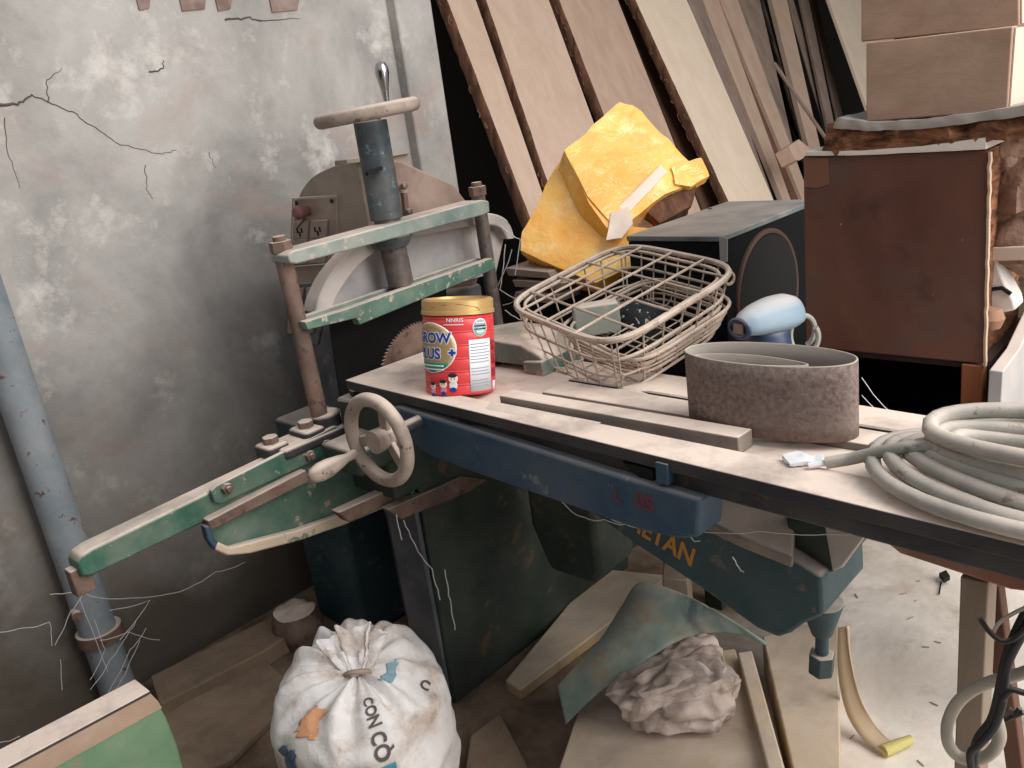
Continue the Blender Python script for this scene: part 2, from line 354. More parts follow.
# lower beam with the yellow maker's lettering
Yf=1.08; PF=(V((0,Yf,0)),V((0,1,0)))
g=MB(); g.prism(ats([(560,470),(640,480),(700,517),(738,534),(790,558),(821,578),(823,616),(802,625),(790,634),(778,638),(757,629),(700,588),(640,548),(590,512)],Y=Yf),(0,.16,0))
fb=g.build('lower_beam',MT['teal'],saw,bev=.006)
yl=plain('worn_yellow_lettering',S(176,126,54),.8)
plane_text('IETAN',.052,(640,526),(692,558),PF,yl,'maker_lettering',fb,.0006,sx=.8,bold=.0012)
g=MB(); pcp=(at(740,535,Y=1.075),V((.15,-.55,.82))); g.prism(ats([(690,505),(712,480),(790,490),(796,514),(793,558),(735,535),(700,517)],P=pcp),(0,.0,-.02)); g.build('carriage_plate',MT['bar'],saw,bev=.004)
g=MB(); g.prism(ats([(786,517),(866,530),(842,566),(832,573),(818,571),(790,548)],Y=1.11),(0,.11,0)); g.build('trough_bracket',MT['dgreen'],saw,bev=.004)
g=MB(); g.prism(ats([(823,520),(870,530),(842,568),(832,572)],Y=1.105),(0,.012,0)); g.build('bracket_edge',MT['guard'],saw,bev=.003)
a=at(822,612,Y=1.13); p2=at(822,634,Y=1.13); p3=at(822,653,Y=1.13); p4=at(821,672,Y=1.13)
g=MB(); g.cyl(a+V((0,0,.02)),p2,.034,.016); g.cyl(p2,p3,.0105); g.cyl(p3,p4,.021,n=6); g.build('levelling_bolt',MT['teal'],saw,bev=.002)
# base cabinet
g=MB(); g.prism([(-1.35,1.03,.62),(-1.35,1.018,0),(-1.35,1.72,0),(-1.35,1.72,.62)],(-.12,0,0))
g.build('base_cabinet',MT['dgreen'],saw,bev=.006)
MB().box((-1.462,1.012,.0),(-1.358,1.024,.57)).build('cabinet_side',MT['bluegrey'],saw,bev=.003)  # added plate in dusty grey, paints in the cabinet's lit side
c0=at(593,585,Y=1.2); g=MB(); g.prism([c0,c0+V((-.12,0,0.0)),c0+V((-.16,0,.10)),c0+V((-.16,0,.26)),c0+V((0.02,0,.26)),c0+V((0.02,0,.03))],(0,.13,0)); g.build('motor_box',MT['dgreen'],saw,bev=.012)
# brown slide rails on top of the cabinet
g=MB(); g.prism(ats([(338,513),(470,453),(480,460),(350,523)],X=-1.37),(-.03,0,0)); g.build('slide_rail',MT['rust'],saw,bev=.004)
g=MB(); g.prism(ats([(388,510),(462,477),(488,480),(470,492),(402,520)],X=-1.34),(-.03,0,0)); g.build('slide_rail',MT['rust'],saw,bev=.004)
# side arm
XA=-1.475
g=MB(); P=ats([(78,566),(82,556),(92,549),(338,430),(352,452),(91,577),(82,577)],X=XA); g.prism(P,(-.05,0,0)); g.build('side_arm',MT['green'],saw,bev=.005)
g=MB(); g.prism(ats([(211,492),(216,486),(335,426),(352,428),(352,444),(222,504),(215,503)],X=XA+.012),(-.012,0,0)); ap=g.build('arm_plate',MT['green'],saw,bev=.003)
for q in ((226,488),(309,455),(325,444)):
    c=at(*q,X=XA+.012); MB().cyl(c-V((.004,0,0)),c+V((.010,0,0)),.011,n=6).cyl(c,c+V((.016,0,0)),.006,n=10).build('bolt',MT['rust'],ap,bev=.001)
g=MB(); g.prism(ats([(208,521),(306,470),(313,480),(211,531)],X=XA+.022),(-.03,0,0)); g.build('arm_slide_bar',MT['rust'],saw,bev=.003)
c=at(78,584,X=XA); MB().box((XA-.04,c.y-.004,c.z-.03),(XA-.012,c.y+.03,c.z+.02)).build('arm_end_clip',MT['rust'],saw,bev=.003)
outer=[(205,527),(208,540),(215,550),(228,556),(250,554),(300,541),(345,525),(400,502),(470,468)]
g=MB(); g.prism(ats(outer+[(478,440),(345,440),(310,478)],X=XA+.004),(-.012,0,0)); br=g.build('bracket_plate',MT['green'],saw,bev=.003)
inner=[(x+(6 if i<2 else 3 if i<4 else -1),y-(2 if i<2 else 8 if i<4 else 11)) for i,(x,y) in enumerate(outer)]
g=MB(); g.prism(ats(outer[2:]+inner[2:][::-1],X=XA+.022),(-.02,0,0)); g.build('bracket_flange',paint('dusty_cream_flange',S(168,148,122),S(190,170,146),S(60,90,76),.12,dust=.9),br,bev=.004)
g=MB(); g.prism(ats(outer[:4]+inner[:4][::-1],X=XA+.02),(-.02,0,0)); g.build('bracket_flange',MT['blue'],br,bev=.003)
# rod seat casting
g=MB(); g.box((-1.545,.80,.685),(-1.458,1.03,.708)); g.box((-1.54,.78,.68),(-1.48,.83,.716)); g.box((-1.535,.86,.70),(-1.465,.91,.722)); g.cyl((-1.5,.935,.70),(-1.5,.934,.738),.032)
g.build('rod_seat',MT['deck'],saw,bev=.008)
for (x,y,z) in ((-1.51,.805,.716),(-1.5,.885,.722),(-1.475,1.0,.708)):
    MB().cyl((x,y,z-.004),(x,y,z+.014),.017,n=6).build('bolt',MT['rust'],saw,bev=.002)
g=MB(); g.box((-1.47,.95,.56),(-1.33,1.06,.765)); g.box((-1.44,.93,.765),(-1.36,1.0,.78)); g.build('column_casting',MT['dgreen'],saw,bev=.012)
MB().cyl((-1.405,.965,.776),(-1.405,.965,.792),.02,n=6).build('bolt',MT['deck'],saw,bev=.002)
# handwheel facing the camera
hc=V((-1.165,.82,.776)); hw=MB(); hw.ring(hc,(0,1,0),.075,.0125,56,12)
hw.cyl(hc+V((0,-.012,0)),hc+V((0,.05,0)),.022,.02)
for k in range(3):
    a=R(75+120*k); hw.obox(hc+V((math.cos(a)*.042,.012,math.sin(a)*.042)),V((math.cos(a),-.15,math.sin(a)))*.036,V((-math.sin(a),0,math.cos(a)))*.010,V((0,.005,0)))
hwo=hw.build('handwheel',MT['wheel'],saw,bev=.002)
MB().cyl(hc+V((0,.04,0)),hc+V((0,.115,0)),.012).build('spindle',MT['rail'],saw)
hp=hc+V((math.cos(R(207))*.074,0,math.sin(R(207))*.074))
MB().lathe([(0,-.005),(.009,0),(.008,.02),(.012,.035),(.0165,.06),(.017,.078),(.013,.094),(.006,.102),(0,.103)],hp+V((0,-.008,0)),(0,-1,-.06)).build('crank_handle',MT['wheel'],hwo)
g=MB(); g.box((-1.42,.86,.655),(-1.30,.96,.71)); g.build('spindle_bearing',MT['dgreen'],saw,bev=.01)
# press frame
XF=-1.5
rl0=at(320,417,X=XF); rl1=at(280,243,X=XF); rr0=at(500,346,X=XF); rr1=at(477,188,X=XF)
for (a,b,r,rn) in ((rl0,rl1,.0175,.023),(rr0,rr1,.0165,.021)):
    g=MB(); g.cyl(a,b,r); rd=g.build('guide_rod',MT['rust'] if r>.017 else MT['rodm'],saw)
    d=(b-a).normalized(); MB().cyl(b-d*.018,b+d*.004,rn,n=6).cyl(b+d*.002,b+d*.014,r*.75,n=12).build('nut',MT['rust'],rd,bev=.001)
g=MB(); g.prism(ats([(290,263),(288,256),(293,251),(482,200),(489,201),(490,212),(484,215),(297,264)],X=XF+.05),(-.066,0,0)); g.build('crossbar',MT['pale'],saw,bev=.003)
g=MB(); g.prism(ats([(305,322),(344,310),(492,258),(496,262),(495,269),(360,325),(357,318),(308,330)],X=XF+.04),(-.022,0,0)); g.build('crossbar',paint('peeling_green_paint',S(66,100,86),S(82,118,104),S(186,166,152),.16,dust=.95,sc=9,film=.08),saw,bev=.002)
g=MB(); g.prism(ats([(305,316),(478,258),(482,259),(482,265),(307,324)],X=XF-.022),(-.016,0,0)); g.build('crossbar',MT['pale'],saw,bev=.002)
g=MB(); ca=at(370,121,X=XF); cb=at(387,219,X=XF); g.cyl(ca,cb,.0355,n=36); cl=g.build('screw_column',MT['column'],saw,bev=.002)
c=at(374,171,X=XF+.035); MB().obox(c,(.0045,0,0),(0,.020,.003),(0,.0,.0035)).build('column_slot',MT['black'],cl)
cc_=at(403,240,X=XF); MB().cyl(cb-V((0,0,.036)),cb-V((0,0,.062)),.052,.036).build('column_flange',MT['column'],saw,bev=.002)
g=MB(); g.cyl(cb,at(401,284,X=XF),.029,n=32); g.build('screw',MT['rodm'],saw)
wc=V((XF,1.187,1.318)); g=MB(); g.ring(wc,(-.03,-.05,1),.099,.0145,72,14)
g.cyl(wc-V((0,0,.02)),wc+V((0,0,.01)),.026)
for k in range(3):
    a=R(20+120*k); g.tube([wc,wc+V((math.cos(a)*.095,math.sin(a)*.095,math.sin(a)*.006))],.009,8)
wo=g.build('handwheel',MT['wheel'],saw)
MB().cyl(ca-V((0,0,.004)),wc,.018).build('spindle',MT['rust'],saw)
best=None
for k in range(360):
    p=wc+V((math.cos(R(k))*.099,math.sin(R(k))*.099,.012)); q=p-CC; px=512+F*q.dot(RT)/q.dot(FW)
    if best is None or (abs(px-387),p.y)<best[0]: best=((abs(px-387),p.y),p)
hb=best[1]
MB().lathe([(0,-.01),(.007,-.01),(.0065,.012),(.0085,.03),(.0125,.05),(.0155,.066),(.0145,.078),(.009,.087),(0,.09)],hb,(0.02,.0,1),n=28).build('crank_handle',MT['chrome'],wo)
# saw blade
bc=V((-1.40,1.135,.765)); g=MB(); nt=90; pts=[]
for k in range(nt):
    a=2*math.pi*k/nt
    for da,r in ((0,.113),(.055,.120)): pts.append(bc+V((0,math.cos(a+da)*r,math.sin(a+da)*r)))
g.prism(pts,(-.003,0,0)); g.build('saw_blade',MT['rust'],saw)
# casting behind the can
cm=paint('dusty_green_casting',S(62,104,94),S(120,128,118),S(170,150,136),.2,dust=1.0)
g=MB(); g.prism(ats([(440,356),(452,342),(480,338),(520,345),(538,356),(545,364),(540,372),(524,366),(494,362),(440,364)],Y=1.15),(0,.13,0)); g.build('rear_casting',cm,saw,bev=.004)
g=MB(); g.prism(ats([(522,362),(541,362),(547,388),(529,394),(526,380)],Y=1.14),(0,.12,0)); g.build('casting_foot',cm,saw,bev=.003)
g=MB(); g.prism(ats([(488,360),(524,364),(530,392),(486,388)],Y=1.19),(0,.01,0)); g.build('recess_dark_plate',MT['black'],saw)  # black plate painting in the shade inside the hollow casting
g=MB(); g.box((-1.56,1.30,.66),(-1.22,1.56,.722)); g.build('rear_ledge',MT['deck'],saw,bev=.006)
g=MB(); g.box((-1.36,1.0,.69),(-.70,1.30,.776)); g.build('table_body',MT['rail'],saw,bev=.006)
# ---------------------------------------------------------------- bandsaw standing behind, by the wall
bs=thing('bandsaw',(-1.8,1.35,0),'tan hooded machine by the left wall with electric switch panel and round guard','machine')
Yb=1.2
prof=ats([(290,303),(290,285),(291,262)]+[(q.x,q.y) for q in smooth([V((294,212,0)),V((301,192,0)),V((313,177,0)),V((330,168,0)),V((344,164,0)),V((360,162,0))],4)],Y=Yb)
xr=-1.585; prof+= [V((xr,Yb,prof[-1].z-.002)),V((xr,Yb,.875)),V((prof[0].x,Yb,.875))]
g=MB(); g.prism(prof,(0,.15,0)); hood=g.build('hood',MT['tan'],bs,bev=.003)
sid=ats([(388,158),(402,160),(455,185),(487,226),(478,285),(380,300)],X=xr+.004)
g=MB(); g.prism(sid,(-.055,0,0)); g.build('hood_cover',paint('brownish_hood_paint',S(120,96,86),S(136,112,100),S(112,118,98),.15,dust=.6,film=.15),bs,bev=.01)
c=at(404,192,X=xr+.01); c2=at(409,238,X=xr+.01); MB().obox((c+c2)/2,(.006,0,0),(0,.006,0),(c-c2)*.5).build('hood_hinge',MT['rust'],bs,bev=.002)
MB().box((xr-.13,1.235,1.2),(xr-.08,1.28,1.226)).build('hood_lug',MT['tan'],bs,bev=.003)
for q in ((404,186),(409,212)):
    MB().lathe([(0,-.01),(.007,-.006),(.009,0),(.007,.006),(0,.01)],at(*q,X=xr+.02),(1,0,0),n=14).build('hinge_knob',MT['rodm'],bs)
# switch panels on the front of the hood
sp=ats([(294,199),(336,197),(337,262),(291,266)],Y=Yb-.004); g=MB(); g.prism(sp,(0,.006,0)); pan=g.build('switch_panel',paint('panel_paint',S(132,114,102),S(146,128,116),None,0,dust=.3,film=.2),bs,bev=.002)
def frame(pts,name='panel_frame',r=.0025,par=None,mt=None):
    P=ats(pts,Y=Yb-.012); MB().tube(P,r,6,True).build(name,mt or MT['guard'],par or pan)
frame([(293,198),(337,196),(338,263),(290,267)])
redk=plain('dull_red_knob',S(128,86,84),.6); k0=at(308,211,Y=Yb-.006)
MB().lathe([(.012,0),(.012,.012),(.016,.018),(.017,.032),(.011,.04),(0,.042)],k0,(0.1,-1,0.05),n=22).build('push_button',redk,pan)
MB().cyl(at(305,218,Y=Yb-.01),at(297,228,Y=Yb-.01),.003,n=6).build('indicator_lever',MT['rust'],pan)
scr=plain('dark_screw',S(40,34,32),.6)
for q in ((297,203),(332,201),(331,260),(296,262)):
    p=at(*q,Y=Yb-.004); MB().lathe([(.005,0),(.005,.003),(0,.004)],p,(0,-1,0),n=12).build('screw_head',scr,pan)
def socket(x,y,w,h):
    pl=MB().prism(ats([(x,y),(x+w,y-1),(x+w-1,y+h),(x-2,y+h)],Y=Yb-.010),(0,.008,0)).build('socket_plate',MT['tan'],pan,bev=.0015)
    for (dx,dy) in ((.32,.5),(.62,.5),(.5,.72)):
        p=at(x+w*dx-1,y+h*dy,Y=Yb-.010); MB().obox(p,(.003,0,0),(0,.001,0),(0,0,.006)).build('socket_hole',MT['black'],pl)
socket(294,222,14,17); socket(311,221,16,17); socket(292,240,15,24); socket(309,240,17,23)
low=MB().prism(ats([(288,285),(330,281),(318,345),(284,345)],Y=Yb-.004),(0,.006,0)).build('switch_panel',MT['bluegrey'],bs,bev=.002)
for q in ((296,298),(312,297),(294,325),(308,324)):
    MB().prism(ats([(q[0]-6,q[1]-9),(q[0]+7,q[1]-10),(q[0]+5,q[1]+9),(q[0]-7,q[1]+9)],Y=Yb-.009),(0,.006,0)).build('socket_plate',MT['tan'],low,bev=.0015)
# arched guard
XG=-1.535
oa=[(316,312),(320,296),(332,273),(352,250),(376,235),(404,226),(440,219),(476,213),(498,215),(510,224),(515,238)]
ia=[(508,239),(502,229),(490,225),(474,226),(440,232),(408,239),(384,248),(362,263),(345,284),(334,304),(331,316)]
g=MB(); oa=[(x,y) for x,y,_ in smooth([V((x,y,0)) for x,y in oa],4)]; ia=[(x,y) for x,y,_ in smooth([V((x,y,0)) for x,y in ia],4)]; g.grid(lambda u,v:(lambda o_,i_:[o_,i_,i_+V((-.05,0,0)),o_+V((-.05,0,0)),o_][int(round(v*4))])(at(*oa[int(round(u*40))],X=XG),at(*ia[40-int(round(u*40))],X=XG)),41,5); g.build('guard_rim',MT['guard'],bs,bev=.004)
g=MB(); g.prism(ats(oa[3:36]+[(496,272),(332,322)],X=XG-.035),(-.012,0,0)); g.build('guard_plate',paint('pale_guard_plate',S(150,148,150),S(178,176,176),None,0,dust=.5,film=.2),bs)
g=MB(); g.prism([(-1.96,1.2,.86),(-1.62,1.2,.86),(-1.62,1.2,0),(-1.96,1.2,0)],(0,.36,0)); g.build('base',MT['bluegrey'],bs,bev=.01)
MB().prism(ats([(330,322),(446,284),(452,400),(345,425)],X=-1.578),(-.006,0,0)).build('throat_dark_plate',MT['black'],bs)  # black plate added to paint the dark void below the hood
g=MB(); g.box((-1.97,1.07,.0),(-1.74,1.21,.60)); g.build('front_column',MT['teal'],bs,bev=.012)
# ---------------------------------------------------------------- milk powder tin
cy=1.035; ctop=at(457.5,300,Y=cy); dep=(ctop-CC).dot(FW); cr=35.5*dep/F; CHt=ctop.z-.803
view=V((ctop.x,ctop.y,0)).normalized(); e0=-view; sR=r0.copy()
tl=R(6.5); axc=(UP+sR*math.tan(tl)+view*math.tan(R(9))).normalized(); sR2=(sR-axc*sR.dot(axc)).normalized(); e0=axc.cross(sR2); e0=e0 if e0.dot(view)<0 else -e0
base=ctop-axc*CHt+V((0,0,.004))
def cp(th,h,o=0): return base+axc*h+(e0*math.cos(th)+sR2*math.sin(th))*(cr+o)
tin=thing('powder_tin',base,'red milk powder tin with gold lid standing at the left end of the table','tin')
lidh=.027; pf=[(cr*.96,0),(cr,.003)]; h=.006
for k in range(6):
    h2=CHt-lidh-.006-(5-k)*.0235; pf+=[(cr,h2-.005),(cr-.0012,h2-.002),(cr+.0003,h2),(cr-.0012,h2+.002),(cr,h2+.004)]
pf=[q for q in pf if q[1]>=0 and q[1]<CHt-lidh+.004]
MB().lathe(pf,base,axc,72).build('tin_body',plain('tin_red',S(212,64,66),.34,0,0,.5),tin)
gold=plain('tin_gold',S(204,166,108),.34,.35)
MB().lathe([(cr-.001,CHt-lidh),(cr+.0022,CHt-lidh),(cr+.0022,CHt-lidh+.006),(cr+.0006,CHt-lidh+.007),(cr+.0006,CHt-.003),(cr-.003,CHt),(cr-.008,CHt),(cr-.009,CHt-.004),(0,CHt-.004)],base,axc,72).build('lid',gold,tin)
def px2(x,y): return math.asin(max(-.995,min(.995,(x-457.5)/36.2))), CHt-(y-299)*dep/F*1.03
def patch(th0,th1,h0,h1,o,name,mat,par): 
    b=MB(); b.grid(lambda u,v:cp(th0+(th1-th0)*u,h0+(h1-h0)*v,o),18,3); return b.build(name,mat,par,solid=.0002)
def ell(thc,hc,ra,rh,o,name,mat,par):
    b=MB(); b.grid(lambda u,v:cp(thc+ra*v*math.cos(6.28318*u),hc+rh*v*math.sin(6.28318*u),o),48,8,True); return b.build(name,mat,par,solid=.0002)
white=plain('print_white',S(220,222,226),.4); pblue=plain('print_blue',S(34,60,140),.4); pgreen=plain('print_green',S(30,128,98),.4); pgold=plain('print_gold',S(176,150,106),.4,.2); pdark=plain('print_dark',S(40,36,44),.5); pskin=plain('print_skin',S(238,216,204),.5); pgrey=plain('print_grey',S(152,162,172),.5)
tc_,hc_=R(-48),px2(0,344)[1]
ell(tc_,hc_,R(46.5),.0455,.0005,'emblem',white,tin); ell(tc_,hc_,R(44.5),.0437,.0008,'emblem',pgold,tin)
gb=MB(); gb.grid(lambda u,v:cp(tc_+R(44)*(2*u-1)*math.sqrt(max(0,1-((px2(0,358+9*v)[1]-hc_)/.0437)**2)),px2(0,358+9*v)[1],.001),18,4); gb.build('emblem_band',pgreen,tin,solid=.0002)
def ct(s,size,thc,h,mat,name,o,bold=0,sx=1): return text(s,size,lambda x,y,z:cp(thc+x/cr,h+y,o+z),mat,name,tin,.0002,bold,sx)
for (s,y,sz,th) in (('GROW',335,.026,-48),('PLUS',350,.027,-55)):
    hh=px2(0,y)[1]; ct(s,sz,R(th),hh,white,'lettering',.0012,.0022,1.02); ct(s,sz,R(th),hh,pblue,'lettering',.0016,.0006,1.02)
hh=px2(0,349)[1]; ct('+',.022,R(-9),hh,white,'lettering',.0012,.0028); ct('+',.022,R(-9),hh,pblue,'lettering',.0016,.0012)
for yy in (361,364.5): patch(R(-74),R(-24),px2(0,yy+.8)[1],px2(0,yy-.6)[1],.0013,'print_line',white,tin)
ct('NNRIS',.0092,px2(455.5,318)[0],px2(0,318)[1],white,'lettering',.0008,.0001,1.15)
patch(px2(444,0)[0],px2(464,0)[0],px2(0,322.6)[1],px2(0,321.8)[1],.0006,'print_line',white,tin)
t0,h0=px2(480.2,326); ell(t0,h0,.0152/cr*1.05,.0165,.0005,'seal',white,tin); ell(t0,h0,.0132/cr*1.05,.0145,.0008,'seal',pgrey,tin); ell(t0,h0-.006,.009/cr,.0065,.001,'seal',plain('print_mint',S(150,200,184),.5),tin)
for k,(w,yy) in enumerate(((.009,321.5),(.012,324.2),(.012,327.2),(.009,330))): patch(t0-w/cr,t0+w/cr,px2(0,yy+.7)[1],px2(0,yy-.5)[1],.0012,'print_line',pdark if k in(1,2) else white,tin)
lt0,lt1=px2(468.2,0)[0],px2(488.8,0)[0]
lab=patch(lt0,lt1,.006,px2(0,337)[1],.0006,'paper_label',white,tin)
for k in range(15):
    yy=341+k*2.9
    if k in (7,11): continue
    patch(lt0+.05,lt1-.05-random.random()*.1,px2(0,yy+.55)[1],px2(0,yy-.35)[1],.001,'print_line',pgrey,tin)
for k in range(4): patch(R(64),R(76),px2(0,340+k*13+9)[1],px2(0,340+k*13)[1],.0006,'print_line',plain('print_crimson',S(150,34,50),.5) if k<3 else white,tin)
def kid(x,y,s,shirt,hair=pdark):
    a,h=px2(x,y); u=dep/F*s
    ell(a,h-7*u,4.2*u/cr,5.2*u,.0008,'printed_figure',shirt,tin); ell(a,h-11.5*u,3.4*u/cr,2.6*u,.0010,'printed_figure',pblue,tin)
    ell(a,h,5*u/cr,4.6*u,.0012,'printed_figure',pskin,tin); ell(a-.2*u/cr,h+3.4*u,4.6*u/cr,2.3*u,.0016,'printed_figure',hair,tin)
    for d in (-1.7,1.7): ell(a+d*u/cr,h-.2*u,.5*u/cr,.7*u,.0017,'printed_figure',hair,tin)
kid(451.5,373,.95,white); kid(441.5,378.5,.8,plain('print_pink',S(214,130,150),.5)); kid(431,381,.75,plain('print_rose',S(224,150,160),.5))
# thin crack line of grime on the lid
P=[cp(px2(x,0)[0],px2(0,y)[1],.0009) for x,y in ((424,307),(434,306),(446,303.5),(460,303),(470,305),(478,307),(481,311),(484,315))]
MB().tube(P,.0006,5).build('lid_seam',plain('seam_brown',S(110,74,40),.7),tin)
# ---------------------------------------------------------------- wire baskets
wire=paint('dusty_wire',S(138,120,104),S(176,158,140),S(92,72,58),.15,dust=.5,film=.25,sc=14,rough=.8)
def basket(A,B,C,h,dn,taper,label,rimr,topgrid=True,nwx=9,nwy=7,name='wire_basket'):
    D=A+C-B; ctr=(A+C)/2; ax=(B-A)/2; ay=(C-B)/2
    o=thing(name,ctr+dn*h,label,'basket','nested wire baskets')
    def rr(s,t,e=5.0):   # point on rounded rectangle, s in 0..1 around, t = depth 0..1
        a=2*math.pi*s; c_,s_=math.cos(a),math.sin(a); k=(abs(c_)**e+abs(s_)**e)**(-1/e); q=1-taper*t
        return ctr+ax*c_*k*q+ay*s_*k*q+dn*h*t
    def ringp(t,n=80,off=0): return [rr(i/n,t)+(rr(i/n,t)-(ctr+dn*h*t)).normalized()*off for i in range(n)]
    g=MB(); g.tube(ringp(0),rimr,8,True); g.build('rim',wire,o)
    g=MB(); g.tube(ringp(.04,off=-.016),.0035,7,True); g.build('inner_rim',wire,o)
    for t,r_ in ((.38,.003),(.70,.0022),(1.0,.0026)):
        MB().tube(ringp(t),r_,7,True).build('side_ring',wire,o)
    k=0
    for i in range(nwx):
        u=-.86+1.72*i/(nwx-1)
        def line(sy,u=u): return [ctr+ax*u*(1-taper*t)+ay*sy*(1-taper*t)*(1-abs(u)**5)**.2+dn*h*t for t in (0,.25,.5,.75,.95)]
        b1=line(-1); b2=line(1); ku=(1-abs(u)**5)**.2; f=[ctr+ax*u*(1-taper)+ay*s*ku*(1-taper)+dn*h*(1.06) for s in (-.9,-.4,0,.4,.9)]
        MB().tube(b1+f+b2[::-1],.0017,6).build('basket_wire',wire,o)
    for i in range(nwy):
        u=-.84+1.68*i/(nwy-1)
        def line(sx,u=u): return [ctr+ay*u*(1-taper*t)+ax*sx*(1-taper*t)*(1-abs(u)**5)**.2+dn*h*t for t in (0,.25,.5,.75,.95)]
        b1=line(-1); b2=line(1); ku=(1-abs(u)**5)**.2; f=[ctr+ay*u*(1-taper)+ax*s*ku*(1-taper)+dn*h*(1.045) for s in (-.9,-.4,0,.4,.9)]
        MB().tube(b1+f+b2[::-1],.0017,6).build('basket_wire',wire,o)
    if topgrid:
        for u in (-.62,-.1,.42): MB().tube([ctr+ax*u+ay*s*.98*(1-abs(u)**5)**.2-dn*.002 for s in (-1,-.3,.3,1)],.0026,6).build('lid_wire',wire,o)
        for u in (-.6,-.15,.32,.72): MB().tube([ctr+ay*u+ax*s*.98*(1-abs(u)**5)**.2-dn*.001 for s in (-1,-.3,.3,1)],.0026,6).build('lid_wire',wire,o)
        p=rr(.12,0); MB().ring(p+dn*.012,(C-B).cross(UP).normalized()*.4+ax.normalized(),.011,.0028,20,7).build('hook_loop',wire,o)
    return o
A=at(502,305,Z=.918); B=at(611,350,Z=.905); C=at(746,268,Z=.955)
nb=(B-A).cross(C-B).normalized(); dn=-nb if nb.z>0 else nb
dn=(dn*.25+V((.0,-.03,-.9))).normalized()
basket(A,B,C,.108,dn,.16,'dusty wire basket with gridded top, the upper of two nested on the saw table',.0058)
def sh(p,q): return p+V(q)
basket(sh(A,(.085,.045,-.055)),sh(B,(.01,.05,-.045)),sh(C,(-.01,-.0,-.062)),.034,dn,.12,'lower wire basket, mostly hidden under the upper basket on the saw table',.0035,False,5,4)
# odds and ends around the baskets
o=thing('scrap_block',at(592,330,Z=.81),'grey-green metal block lying behind the wire baskets','scrap')
c=at(596,318,Y=1.33); MB().obox(c,r0*.045,f0*.02,V((0,0,.03))).build('block_body',MT['pale'],o,bev=.004,warp=crumple(.003,20),cut=2)
o=thing('speckled_lump',at(640,330,Y=1.42),'dark paint-speckled lump seen through the basket wires','lump')
spk=Mat('speckled_black'); spm=spk.fin(spk.mix(spk.rng(spk.noise(90,3),.62,.66),S(30,32,36),S(190,186,180)),.6)
b=MB(); b.lathe([(0,-.04),(.03,-.038),(.045,-.02),(.05,0),(.042,.025),(.02,.04),(0,.042)],at(640,322,Y=1.42),(0,0,1),24); b.build('lump_body',spm,o,warp=crumple(.006,18))
# ---------------------------------------------------------------- sanding belts
gk=Mat('belt_grit'); c=gk.mix(gk.rng(gk.noise(140,3),.35,.7),S(104,90,85),S(138,122,115)); c=gk.mix(gk.rng(gk.noise(12,5),.45,.75,0,.5),c,S(138,122,114)); c=gk.mix(gk.rng(gk.noise(45,4),.70,.73),c,S(168,150,138)); gk.bump(gk.noise(160,3),.5,.002); grit=gk.fin(c,.95,0,.1)
back=plain('belt_cloth',S(146,138,130),.9,bump=.2)
def belt(ctr,hl,hw,dirv,z0,h,label,e=2.0,ph=0,squeeze=0):
    dx=V((dirv[0],dirv[1],0)).normalized(); dy=V((-dx.y,dx.x,0)); o=thing('sanding_belt',(ctr[0],ctr[1],z0),label,'sanding belt','sanding belts')
    def pt(s,v,off):
        a=2*math.pi*s; x=math.cos(a); y=math.sin(a); y=math.copysign(abs(y)**(2/e*1.0),y)
        w=hw+off; l=hl+off
        y*= (1-squeeze*max(0,x)) 
        return V((ctr[0],ctr[1],0))+dx*x*l+dy*y*w+V((0,0,z0+h*v))
    b=MB(); b.grid(lambda u,v:pt(u,v,0),96,6,True); b.build('abrasive_band',grit,o,solid=.0016,ang=60)
    b=MB(); b.grid(lambda u,v:pt(u,v*.996,-.0019),96,6,True); b.build('cloth_backing',back,o,solid=.0012,ang=60)
    b=MB(); b.tube([pt(i/96,1,-.0008) for i in range(96)],.0014,5,True); b.build('belt_edge',plain('belt_edge_dust',S(176,164,152),.9),o)
    return o
zb=.815; L_=at(687,415,Z=zb); R_=at(861,438,Z=zb); fr=at(775,448,Z=zb)
dv=(R_-L_); ctrb=(L_+R_)/2+V((-dv.y,dv.x,0)).normalized()*.004
belt((ctrb.x,ctrb.y),dv.length/2-.006,.050,dv,zb,.106,'brown-grey sanding belt standing on edge on the saw table beside the baskets',2.2)
cb_=ctrb+V((dv.y,-dv.x,0)).normalized()*.014-dv.normalized()*.02
belt((cb_.x,cb_.y),dv.length/2-.045,.022,dv,zb,.100,'smaller sanding belt folded inside the larger standing belt',1.8,squeeze=.3)
# ---------------------------------------------------------------- blue-grey power sander
pb=plain('sander_light_blue',S(132,152,166),.5,dust=.5); nb2=plain('sander_navy',S(42,58,84),.45,dust=.3)
sd=thing('power_sander',at(770,350,Y=1.27),'small blue-grey power tool with grey cord between the brown box and the sanding belt','power tool')
p0=at(740,328,Y=1.20); p1=at(797,313,Y=1.32); axs=(p1-p0).normalized(); sx_=axs.cross(UP).normalized(); uz=sx_.cross(axs).normalized()
def shell(u,v):
    a=2*math.pi*u; q=v; pr=[(0,.50),(.08,.66),(.25,.86),(.5,1.0),(.75,1.0),(.92,.82),(1,.5)]; f_=next(((b_[1]-a_[1])*(q-a_[0])/(b_[0]-a_[0])+a_[1] for a_,b_ in zip(pr,pr[1:]) if q<=b_[0]+1e-9),.5); w=.035*f_; hh=.039*f_
    if v<.02: w*=.8;hh*=.85
    s=math.sin(a); c_=math.cos(a)
    return p0+axs*(q*(p1-p0).length)+sx_*c_*w+uz*(s*hh*(1.0 if s>0 else .55)+.0)
b=MB(); b.grid(shell,40,14,True); b.add([shell(k/40,0) for k in range(40)],[tuple(range(40))]); b.add([shell(k/40,1) for k in range(40)],[tuple(range(40))]); b.build('body_shell',pb,sd)
fc=p0-axs*.001; b=MB(); 
